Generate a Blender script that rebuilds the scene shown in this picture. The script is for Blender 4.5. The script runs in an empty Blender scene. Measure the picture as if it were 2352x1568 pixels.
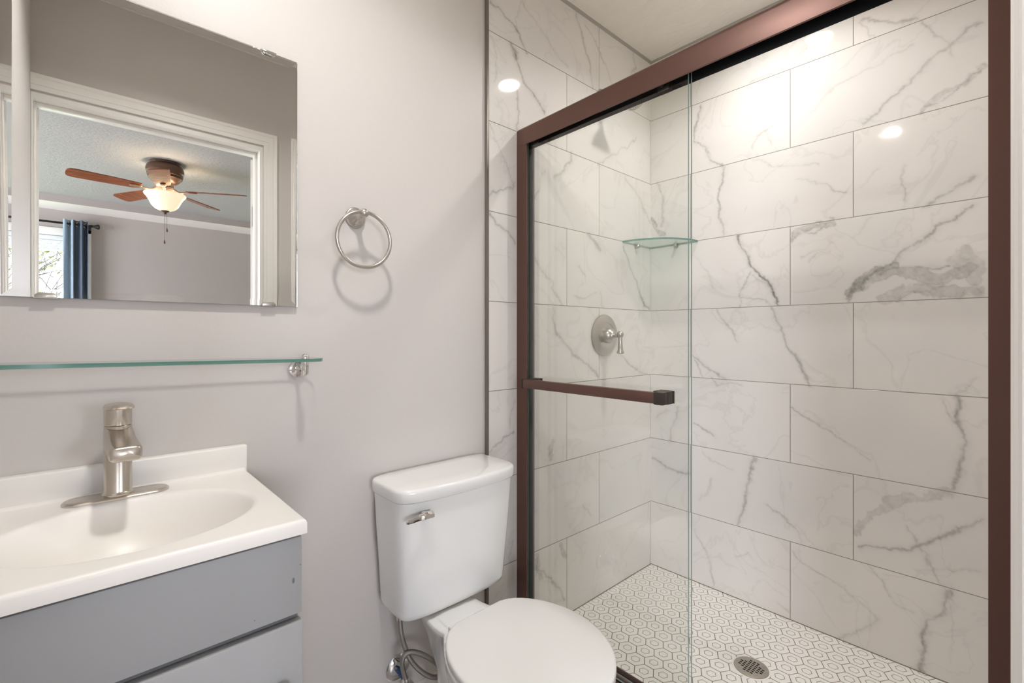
import bpy, bmesh, math, random
import numpy as np
from mathutils import Vector, Matrix

# ---------------------------------------------------------------- scene, camera, light
S = bpy.context.scene
COL = S.collection
S.view_settings.view_transform = 'Standard'
S.view_settings.look = 'None'
S.view_settings.gamma = 1.0
S.view_settings.use_curve_mapping = False
S.view_settings.exposure = 0.12
S.cycles.max_bounces = 14
S.cycles.diffuse_bounces = 7
S.cycles.glossy_bounces = 6
S.cycles.transmission_bounces = 10
S.cycles.transparent_max_bounces = 24
S.cycles.caustics_reflective = False
S.cycles.caustics_refractive = False
S.cycles.sample_clamp_indirect = 6.0
S.cycles.use_denoising = True

CAM = Vector((0.0, -1.2416, 1.14))
cd = bpy.data.cameras.new('camera')
cd.sensor_width = 36.0
cd.lens = 1085.2 / 2352.0 * 36.0
cd.shift_y = -(784.0 - 767.1) / 2352.0
cd.clip_start = 0.005
cam = bpy.data.objects.new('camera', cd)
cam.location = CAM
cam.rotation_euler = (math.radians(90), 0, 0.830884 - math.pi / 2)
COL.objects.link(cam)
S.camera = cam

W = bpy.data.worlds.new('daylight')
S.world = W
W.use_nodes = True
bg = W.node_tree.nodes['Background']
bg.inputs[0].default_value = (0.88, 0.90, 1.0, 1)
bg.inputs[1].default_value = WORLD_STRENGTH = 25.0

BATH_W, SHOWER_W, FAN_E = 11.2, 5.3, 0.75
BATH_C, SHOWER_C, FAN_C = (1.0, 0.975, 0.945), (1.0, 0.975, 0.945), (1.0, 0.78, 0.52)


def area_light(name, loc, radius, power, color, parent=None, tilt=0.0, spread=180):
    l = bpy.data.lights.new(name, 'AREA')
    l.shape = 'DISK'
    l.size = radius * 2
    l.energy = power
    l.color = color
    l.spread = math.radians(spread)
    o = bpy.data.objects.new(name, l)
    o.location = loc
    o.rotation_euler = (tilt, 0, 0)
    COL.objects.link(o)
    if parent:
        o.parent = parent
        o.location = Vector(loc) - parent.location
    return o


# sampling portals guide the daylight through the seen window and two added ones
for _loc, _rot, _sx, _sy in (((-0.84, -5.41, 1.51), (90, 0, 0), 1.72, 1.22), ((2.35, -5.41, 1.51), (90, 0, 0), 1.10, 1.22), ((-2.91, -3.4, 1.25), (90, 0, -90), 1.90, 1.90)):
    pl = bpy.data.lights.new('window_portal', 'AREA')
    pl.shape = 'RECTANGLE'
    pl.size, pl.size_y = _sx, _sy
    pl.cycles.is_portal = True
    po = bpy.data.objects.new('window_portal', pl)
    po.location = _loc
    po.rotation_euler = [math.radians(a) for a in _rot]
    COL.objects.link(po)

# ---------------------------------------------------------------- helpers
class MB:
    def __init__(s):
        s.bm = bmesh.new()
        s.mi = 0

    def _new(s, faces):
        for f in faces:
            f.material_index = s.mi
            f.smooth = True

    def box(s, a, b, bevel=0.0, seg=2):
        t = bmesh.new()
        bmesh.ops.create_cube(t, size=1.0)
        for v in t.verts:
            v.co = Vector([(a[i] + b[i]) / 2 + v.co[i] * (b[i] - a[i]) for i in range(3)])
        if bevel:
            bmesh.ops.bevel(t, geom=list(t.edges), offset=bevel, segments=seg, profile=0.5, affect='EDGES')
        return s.add(t)

    def add(s, t, mat=None):
        vm = {}
        for v in t.verts:
            vm[v] = s.bm.verts.new(mat @ v.co if mat else v.co)
        out = []
        for f in t.faces:
            try:
                out.append(s.bm.faces.new([vm[v] for v in f.verts]))
            except ValueError:
                pass
        s._new(out)
        t.free()
        return list(vm.values())

    def loft(s, rings, cap0=True, cap1=True, closed=True):
        vr = [[s.bm.verts.new(p) for p in r] for r in rings]
        fs = []
        n = len(vr[0])
        for i in range(len(vr) - 1):
            for j in range(n if closed else n - 1):
                k = (j + 1) % n
                fs.append(s.bm.faces.new((vr[i][j], vr[i][k], vr[i + 1][k], vr[i + 1][j])))
        if cap0:
            fs.append(s.bm.faces.new(list(reversed(vr[0]))))
        if cap1:
            fs.append(s.bm.faces.new(vr[-1]))
        s._new(fs)
        return vr

    def lathe(s, prof, org, axis=(0, 0, 1), n=40, cap=True):
        ax = Vector(axis).normalized()
        u = ax.orthogonal().normalized()
        w = ax.cross(u)
        o = Vector(org)
        rings = []
        for r, h in prof:
            r = max(r, 1e-5)
            rings.append([o + ax * h + (u * math.cos(2 * math.pi * k / n) + w * math.sin(2 * math.pi * k / n)) * r for k in range(n)])
        return s.loft(rings, cap, cap)

    def tube(s, pts, r, n=14, cap=True):
        P = [Vector(p) for p in pts]
        rs = r if isinstance(r, (list, tuple)) else [r] * len(P)
        t0 = (P[1] - P[0]).normalized()
        u = t0.orthogonal().normalized()
        rings = []
        for i, p in enumerate(P):
            t = (P[min(i + 1, len(P) - 1)] - P[max(i - 1, 0)]).normalized()
            u = (u - t * u.dot(t)).normalized()
            w = t.cross(u)
            rings.append([p + (u * math.cos(2 * math.pi * k / n) + w * math.sin(2 * math.pi * k / n)) * rs[i] for k in range(n)])
        return s.loft(rings, cap, cap)

    def torus(s, c, R, r, nx=64, nr=14, ax=(0, 1, 0)):
        a = Vector(ax).normalized()
        u = a.orthogonal().normalized()
        w = a.cross(u)
        c = Vector(c)
        rings = []
        for i in range(nx + 1):
            t = 2 * math.pi * i / nx
            d = u * math.cos(t) + w * math.sin(t)
            rings.append([c + d * (R + r * math.cos(2 * math.pi * k / nr)) + a * r * math.sin(2 * math.pi * k / nr) for k in range(nr)])
        vr = s.loft(rings, False, False)
        bmesh.ops.remove_doubles(s.bm, verts=[v for q in (vr[0], vr[-1]) for v in q], dist=1e-5)

    def sphere(s, c, r, seg=24, sc=(1, 1, 1)):
        t = bmesh.new()
        bmesh.ops.create_uvsphere(t, u_segments=seg, v_segments=seg // 2, radius=r)
        for v in t.verts:
            v.co = Vector((v.co.x * sc[0] + c[0], v.co.y * sc[1] + c[1], v.co.z * sc[2] + c[2]))
        s.add(t)

    def prism(s, poly, axis, a, b, bevel=0.0):
        """poly: 2D outline in the two other axes (in xyz order), pushed along axis from a to b"""
        def p3(q, h):
            l = list(q)
            l.insert(axis, h)
            return Vector(l)
        t = bmesh.new()
        v0 = [t.verts.new(p3(q, a)) for q in poly]
        v1 = [t.verts.new(p3(q, b)) for q in poly]
        t.faces.new(v0)
        t.faces.new(list(reversed(v1)))
        n = len(poly)
        for i in range(n):
            t.faces.new((v0[i], v1[i], v1[(i + 1) % n], v0[(i + 1) % n]))
        bmesh.ops.recalc_face_normals(t, faces=list(t.faces))
        if bevel:
            bmesh.ops.bevel(t, geom=list(t.edges), offset=bevel, segments=2, profile=0.5, affect='EDGES')
        return s.add(t)

    def build(s, name, mats, parent=None, angle=38, loc=None, recalc=True):
        if recalc:
            bmesh.ops.recalc_face_normals(s.bm, faces=list(s.bm.faces))
        off = Vector((0, 0, 0))
        if parent is not None:
            q = parent
            while q is not None:
                off += q.location
                q = q.parent
        elif loc is not None:
            off = Vector(loc)
        base = off.copy()
        if parent is not None and loc is not None:
            base = Vector(loc)
        for v in s.bm.verts:
            v.co -= base
        me = bpy.data.meshes.new(name)
        s.bm.to_mesh(me)
        s.bm.free()
        for m in (mats if isinstance(mats, (list, tuple)) else [mats]):
            me.materials.append(m)
        me.set_sharp_from_angle(angle=math.radians(angle))
        o = bpy.data.objects.new(name, me)
        COL.objects.link(o)
        if parent is not None:
            o.parent = parent
            o.location = base - off
        elif loc is not None:
            o.location = loc
        return o


def thing(name, loc, label, cat, group=None):
    o = bpy.data.objects.new(name, None)
    o.empty_display_size = 0.05
    o.location = loc
    COL.objects.link(o)
    return tag(o, label, cat, group)


def tag(o, label, cat, group=None):
    o['label'] = label
    o['category'] = cat
    if group:
        o['group'] = group
    return o


def struct(mb, name, mats, loc=None, angle=38):
    o = mb.build(name, mats, None, angle, loc)
    o['kind'] = 'structure'
    return o


def wrap(mb_fn, name, mats, parent, label=None, **k):
    m = MB()
    mb_fn(m)
    o = m.build(name, mats, parent, **k)
    if label:
        o['label'] = label
    return o


def spline(pts, n=8):
    P = [Vector(p) for p in pts]
    out = []
    for i in range(len(P) - 1):
        p0, p1, p2, p3 = P[max(i - 1, 0)], P[i], P[i + 1], P[min(i + 2, len(P) - 1)]
        for k in range(n):
            t = k / n
            out.append(0.5 * ((2 * p1) + (p2 - p0) * t + (2 * p0 - 5 * p1 + 4 * p2 - p3) * t * t + (3 * p1 - p0 - 3 * p2 + p3) * t ** 3))
    out.append(P[-1])
    return out


# ---------------------------------------------------------------- materials
def mat(name, color=(0.8, 0.8, 0.8), rough=0.5, metal=0.0, spec=0.5, coat=0.0, **k):
    m = bpy.data.materials.new(name)
    m.use_nodes = True
    p = m.node_tree.nodes['Principled BSDF']
    p.inputs['Base Color'].default_value = (*color, 1)
    p.inputs['Roughness'].default_value = rough
    p.inputs['Metallic'].default_value = metal
    p.inputs['Specular IOR Level'].default_value = spec
    p.inputs['Coat Weight'].default_value = coat
    if coat:
        p.inputs['Coat Roughness'].default_value = k.get('coat_rough', 0.05)
    if 'emit' in k:
        p.inputs['Emission Color'].default_value = (*k['emit'], 1)
        p.inputs['Emission Strength'].default_value = k['strength']
    if 'aniso' in k:
        p.inputs['Anisotropic'].default_value = k['aniso']
    return m


def N(m, typ, **k):
    n = m.node_tree.nodes.new(typ)
    for a, b in k.items():
        setattr(n, a, b)
    return n


def L(m, a, b):
    m.node_tree.links.new(a, b)


def P(m):
    return m.node_tree.nodes['Principled BSDF']


def coords(m, scale=(1, 1, 1), loc=(0, 0, 0), rot=(0, 0, 0)):
    tc = N(m, 'ShaderNodeTexCoord')
    mp = N(m, 'ShaderNodeMapping')
    mp.inputs['Scale'].default_value = scale
    mp.inputs['Location'].default_value = loc
    mp.inputs['Rotation'].default_value = rot
    L(m, tc.outputs['Object'], mp.inputs['Vector'])
    return mp.outputs['Vector']


def bump_noise(m, scale, strength, dist=0.002, sc=(1, 1, 1), detail=4.0, rough=0.55, distort=0.0):
    n = N(m, 'ShaderNodeTexNoise')
    n.inputs['Scale'].default_value = scale
    n.inputs['Detail'].default_value = detail
    n.inputs['Roughness'].default_value = rough
    n.inputs['Distortion'].default_value = distort
    L(m, coords(m, sc), n.inputs['Vector'])
    b = N(m, 'ShaderNodeBump')
    b.inputs['Strength'].default_value = strength
    b.inputs['Distance'].default_value = dist
    L(m, n.outputs['Fac'], b.inputs['Height'])
    L(m, b.outputs['Normal'], P(m).inputs['Normal'])
    return n


def tint_noise(m, scale, c0, c1, sc=(1, 1, 1), lo=0.35, hi=0.65, detail=5.0):
    n = N(m, 'ShaderNodeTexNoise')
    n.inputs['Scale'].default_value = scale
    n.inputs['Detail'].default_value = detail
    L(m, coords(m, sc), n.inputs['Vector'])
    r = N(m, 'ShaderNodeValToRGB')
    r.color_ramp.elements[0].position = lo
    r.color_ramp.elements[1].position = hi
    r.color_ramp.elements[0].color = (*c0, 1)
    r.color_ramp.elements[1].color = (*c1, 1)
    L(m, n.outputs['Fac'], r.inputs['Fac'])
    L(m, r.outputs['Color'], P(m).inputs['Base Color'])
    return r


def thin_glass(name, tint, ior=1.6, rough=0.0):
    """architectural glass: each face tints what passes and mirrors by Fresnel on its outer side"""
    m = bpy.data.materials.new(name)
    m.use_nodes = True
    nt = m.node_tree
    nt.nodes.remove(nt.nodes['Principled BSDF'])
    tr = N(m, 'ShaderNodeBsdfTransparent')
    tr.inputs['Color'].default_value = (*tint, 1)
    gl = N(m, 'ShaderNodeBsdfGlossy')
    gl.inputs['Roughness'].default_value = rough
    gl.inputs['Color'].default_value = (1, 1, 1, 1)
    fr = N(m, 'ShaderNodeFresnel')
    fr.inputs['IOR'].default_value = ior
    ge = N(m, 'ShaderNodeNewGeometry')
    iv = N(m, 'ShaderNodeMath', operation='SUBTRACT')
    iv.inputs[0].default_value = 1.0
    L(m, ge.outputs['Backfacing'], iv.inputs[1])
    mu = N(m, 'ShaderNodeMath', operation='MULTIPLY')
    L(m, fr.outputs['Fac'], mu.inputs[0])
    L(m, iv.outputs[0], mu.inputs[1])
    mx = N(m, 'ShaderNodeMixShader')
    L(m, mu.outputs[0], mx.inputs['Fac'])
    L(m, tr.outputs[0], mx.inputs[1])
    L(m, gl.outputs[0], mx.inputs[2])
    L(m, mx.outputs[0], nt.nodes['Material Output'].inputs['Surface'])
    return m


PAINT = (0.607, 0.572, 0.550)
m_paint = mat('greige_wall_paint', PAINT, 0.42, spec=0.35)
bump_noise(m_paint, 90, 0.12, 0.002, (1, 1, 1), 3)
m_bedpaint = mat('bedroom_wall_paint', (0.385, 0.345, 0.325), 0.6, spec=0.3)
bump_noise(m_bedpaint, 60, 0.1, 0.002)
m_trim = mat('white_trim_paint', (0.88, 0.86, 0.83), 0.32, spec=0.45)
m_ceil = mat('textured_ceiling', (0.86, 0.82, 0.75), 0.8, spec=0.2)
bump_noise(m_ceil, 16, 0.6, 0.016, (1.6, 0.6, 1), 6, 0.62, 1.2)
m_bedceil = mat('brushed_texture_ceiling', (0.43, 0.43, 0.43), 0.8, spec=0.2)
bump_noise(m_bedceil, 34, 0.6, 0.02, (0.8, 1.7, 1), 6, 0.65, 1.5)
m_porc = mat('white_porcelain', (0.83, 0.83, 0.825), 0.16, spec=0.5, coat=0.5, coat_rough=0.04)
m_seat = mat('white_seat_plastic', (0.82, 0.815, 0.80), 0.28, spec=0.4)
m_top = mat('cultured_marble_white', (0.86, 0.835, 0.80), 0.36, spec=0.4, coat=0.05, coat_rough=0.2)
m_cab = mat('grey_cabinet_paint', (0.385, 0.390, 0.395), 0.42, spec=0.4)
bump_noise(m_cab, 240, 0.05, 0.001)
m_cabdark = mat('cabinet_recess', (0.16, 0.16, 0.165), 0.6)
m_nickel = mat('brushed_nickel', (0.60, 0.55, 0.49), 0.27, 1.0)
bump_noise(m_nickel, 60, 0.06, 0.0006, (1, 1, 14))
m_nickel2 = mat('satin_nickel', (0.56, 0.53, 0.49), 0.30, 1.0)
bump_noise(m_nickel2, 500, 0.05, 0.0005)
m_chrome = mat('chrome', (0.78, 0.77, 0.76), 0.07, 1.0)
m_bronze = mat('oil_rubbed_bronze', (0.135, 0.070, 0.056), 0.36, 0.5, spec=0.5)
bump_noise(m_bronze, 30, 0.05, 0.0006, (14, 1, 14))
m_bronzedark = mat('dark_bronze_bracket', (0.045, 0.036, 0.030), 0.42, 0.4)
m_black = mat('black_gasket', (0.008, 0.008, 0.010), 0.5)
m_seal = mat('grey_vinyl_seal', (0.20, 0.20, 0.20), 0.35)
m_dpanel = thin_glass('shower_glass', (0.985, 0.990, 0.983), 1.62)
m_gedge = mat('green_glass_edge', (0.27, 0.36, 0.33), 0.12, spec=0.6)
m_shelfg = thin_glass('shelf_glass', (0.85, 0.92, 0.89), 1.5)
m_longshelf = thin_glass('long_shelf_glass', (0.965, 0.982, 0.975), 1.5)
m_shelfe = mat('shelf_glass_edge', (0.12, 0.27, 0.225), 0.10, spec=0.7)
P(m_shelfe).inputs['Transmission Weight'].default_value = 0.35
m_winglass = thin_glass('window_glass', (0.97, 0.98, 0.98), 1.4)
m_grout = mat('grey_grout', (0.235, 0.21, 0.18), 0.85, spec=0.2)
m_mosaic = mat('white_mosaic_tile', (0.92, 0.90, 0.865), 0.22, spec=0.5)
m_ink = mat('printed_hexagon_line', (0.21, 0.19, 0.165), 0.3)
m_edge = mat('tile_edge_metal', (0.20, 0.175, 0.15), 0.38, 0.5)
m_caulk = mat('grey_caulk', (0.40, 0.37, 0.33), 0.7)
m_steel = mat('drain_steel', (0.45, 0.41, 0.36), 0.4, 0.7)
bump_noise(m_steel, 80, 0.05, 0.0005, (1, 10, 1))
m_hole = mat('dark_hole', (0.004, 0.004, 0.004), 0.9)
m_carpet = mat('beige_carpet', (0.42, 0.36, 0.30), 0.95, spec=0.1)
bump_noise(m_carpet, 300, 0.6, 0.006)
m_vinyl = mat('grey_floor_tile', (0.34, 0.32, 0.30), 0.4)
m_curtain = mat('blue_curtain_cloth', (0.09, 0.115, 0.155), 0.8, spec=0.2)
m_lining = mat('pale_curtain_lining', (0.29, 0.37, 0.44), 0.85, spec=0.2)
m_rod = mat('black_rod', (0.012, 0.011, 0.011), 0.4, 0.5)
m_blind = mat('white_blind', (0.80, 0.82, 0.84), 0.7)
m_fanmetal = mat('fan_bronze', (0.115, 0.066, 0.046), 0.36, 0.6)
m_fanring = mat('fan_bracket_bronze', (0.40, 0.29, 0.22), 0.3, 0.7)
m_walnut = mat('walnut_blade', (0.20, 0.055, 0.018), 0.24, spec=0.55)
tint_noise(m_walnut, 6, (0.13, 0.035, 0.012), (0.27, 0.075, 0.022), (1, 12, 4))
m_bowl = mat('lit_frosted_glass', (0.62, 0.54, 0.43), 0.25, emit=FAN_C, strength=FAN_E)
m_lens = mat('lit_lamp_lens', (0.9, 0.9, 0.88), 0.4, emit=(1.0, 0.93, 0.83), strength=30.0)
m_blue = mat('blue_pipe_stub', (0.03, 0.09, 0.22), 0.45)
m_hose = mat('braided_steel_hose', (0.36, 0.335, 0.31), 0.32, 0.9)
bump_noise(m_hose, 900, 0.5, 0.002, (1, 1, 1.6), 1)
m_ink2 = mat('faint_print', (0.35, 0.35, 0.35), 0.6)
m_bark = mat('grey_bark', (0.018, 0.015, 0.013), 0.9)
m_leaf = mat('young_leaves', (0.06, 0.07, 0.02), 0.8)
m_grass = mat('lawn_green', (0.12, 0.17, 0.06), 0.95)

# mirror: real wedge-bevelled glass over a silvered back
m_mglass = bpy.data.materials.new('mirror_glass')
m_mglass.use_nodes = True
_nt = m_mglass.node_tree
_nt.nodes.remove(_nt.nodes['Principled BSDF'])
_g = N(m_mglass, 'ShaderNodeBsdfGlass')
_g.inputs['IOR'].default_value = 1.5
_g.inputs['Roughness'].default_value = 0.0
_g.inputs['Color'].default_value = (0.985, 0.99, 0.985, 1)
L(m_mglass, _g.outputs[0], _nt.nodes['Material Output'].inputs['Surface'])
m_silver = bpy.data.materials.new('mirror_silvering')
m_silver.use_nodes = True
_nt = m_silver.node_tree
_nt.nodes.remove(_nt.nodes['Principled BSDF'])
_g = N(m_silver, 'ShaderNodeBsdfGlossy')
_g.inputs['Roughness'].default_value = 0.0
_g.inputs['Color'].default_value = (0.90, 0.90, 0.89, 1)
L(m_silver, _g.outputs[0], _nt.nodes['Material Output'].inputs['Surface'])


def tile_material(name, axis, joint, offs):
    """12x24 marble-look tiles, third bond: v from the floor row up, u from a joint of the odd rows"""
    m = mat(name, (0.8, 0.8, 0.8), 0.06, spec=0.5)
    tc = N(m, 'ShaderNodeTexCoord')
    sx = N(m, 'ShaderNodeSeparateXYZ')
    L(m, tc.outputs['Object'], sx.inputs[0])
    u = N(m, 'ShaderNodeMath', operation='ADD')
    u.inputs[1].default_value = -joint + 0.6127 * 8
    L(m, sx.outputs[axis], u.inputs[0])
    v = N(m, 'ShaderNodeMath', operation='ADD')
    v.inputs[1].default_value = -0.0224 + 0.3075 * 4
    L(m, sx.outputs[2], v.inputs[0])
    cx = N(m, 'ShaderNodeCombineXYZ')
    L(m, u.outputs[0], cx.inputs[0])
    L(m, v.outputs[0], cx.inputs[1])
    br = N(m, 'ShaderNodeTexBrick')
    br.offset, br.offset_frequency, br.squash = offs, 2, 1.0
    for k, q in (('Scale', 1.0), ('Brick Width', 0.6127), ('Row Height', 0.3075), ('Mortar Size', 0.0016), ('Mortar Smooth', 0.35), ('Bias', 0.0)):
        br.inputs[k].default_value = q
    br.inputs['Color1'].default_value = (0.0, 0.0, 0.0, 1)
    br.inputs['Color2'].default_value = (1.0, 1.0, 1.0, 1)
    L(m, cx.outputs[0], br.inputs['Vector'])
    # faint wandering background veins, shifted per tile
    sh = N(m, 'ShaderNodeVectorMath', operation='MULTIPLY_ADD')
    sh.inputs[1].default_value = (7, 5, 3)
    L(m, br.outputs['Color'], sh.inputs[0])
    L(m, tc.outputs['Object'], sh.inputs[2])
    n1 = N(m, 'ShaderNodeTexNoise')
    n1.inputs['Scale'].default_value = 3.2
    n1.inputs['Detail'].default_value = 5.0
    n1.inputs['Distortion'].default_value = 0.9
    L(m, sh.outputs[0], n1.inputs['Vector'])
    a = N(m, 'ShaderNodeMath', operation='SUBTRACT')
    a.inputs[1].default_value = 0.5
    L(m, n1.outputs['Fac'], a.inputs[0])
    ab = N(m, 'ShaderNodeMath', operation='ABSOLUTE')
    L(m, a.outputs[0], ab.inputs[0])
    mr = N(m, 'ShaderNodeMapRange')
    for i, q in ((1, 0.0), (2, 0.016), (3, 0.10), (4, 0.0)):
        mr.inputs[i].default_value = q
    L(m, ab.outputs[0], mr.inputs[0])
    n2 = N(m, 'ShaderNodeTexNoise')
    n2.inputs['Scale'].default_value = 2.0
    n2.inputs['Detail'].default_value = 3.0
    L(m, sh.outputs[0], n2.inputs['Vector'])
    base = N(m, 'ShaderNodeMix', data_type='RGBA')
    base.inputs[6].default_value = (0.80, 0.77, 0.74, 1)
    base.inputs[7].default_value = (0.725, 0.705, 0.685, 1)
    mr2 = N(m, 'ShaderNodeMapRange')
    mr2.inputs[1].default_value, mr2.inputs[2].default_value = 0.42, 0.72
    L(m, n2.outputs['Fac'], mr2.inputs[0])
    L(m, mr2.outputs[0], base.inputs[0])
    at = N(m, 'ShaderNodeAttribute', attribute_name='vein')
    # crystalline break-up of the strong veins
    n3 = N(m, 'ShaderNodeTexNoise')
    n3.inputs['Scale'].default_value = 90.0
    n3.inputs['Detail'].default_value = 4.0
    L(m, tc.outputs['Object'], n3.inputs['Vector'])
    mr3 = N(m, 'ShaderNodeMapRange')
    for i, q in ((1, 0.3), (2, 0.7), (3, 0.7), (4, 1.15)):
        mr3.inputs[i].default_value = q
    L(m, n3.outputs['Fac'], mr3.inputs[0])
    vm = N(m, 'ShaderNodeMath', operation='MULTIPLY')
    L(m, at.outputs['Fac'], vm.inputs[0])
    L(m, mr3.outputs[0], vm.inputs[1])
    vs = N(m, 'ShaderNodeMath', operation='ADD', use_clamp=True)
    L(m, vm.outputs[0], vs.inputs[0])
    L(m, mr.outputs[0], vs.inputs[1])
    mv = N(m, 'ShaderNodeMix', data_type='RGBA')
    mv.inputs[7].default_value = (0.235, 0.225, 0.205, 1)
    L(m, vs.outputs[0], mv.inputs[0])
    L(m, base.outputs[2], mv.inputs[6])
    mg = N(m, 'ShaderNodeMix', data_type='RGBA')
    mg.inputs[7].default_value = (0.31, 0.285, 0.25, 1)
    L(m, br.outputs['Fac'], mg.inputs[0])
    L(m, mv.outputs[2], mg.inputs[6])
    L(m, mg.outputs[2], P(m).inputs['Base Color'])
    rr = N(m, 'ShaderNodeMapRange')
    rr.inputs[3].default_value, rr.inputs[4].default_value = 0.055, 0.8
    L(m, br.outputs['Fac'], rr.inputs[0])
    L(m, rr.outputs[0], P(m).inputs['Roughness'])
    iv = N(m, 'ShaderNodeMath', operation='SUBTRACT')
    iv.inputs[0].default_value = 1.0
    L(m, br.outputs['Fac'], iv.inputs[1])
    bp = N(m, 'ShaderNodeBump')
    bp.inputs['Strength'].default_value = 0.6
    bp.inputs['Distance'].default_value = 0.0012
    L(m, iv.outputs[0], bp.inputs['Height'])
    L(m, bp.outputs['Normal'], P(m).inputs['Normal'])
    return m


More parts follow.
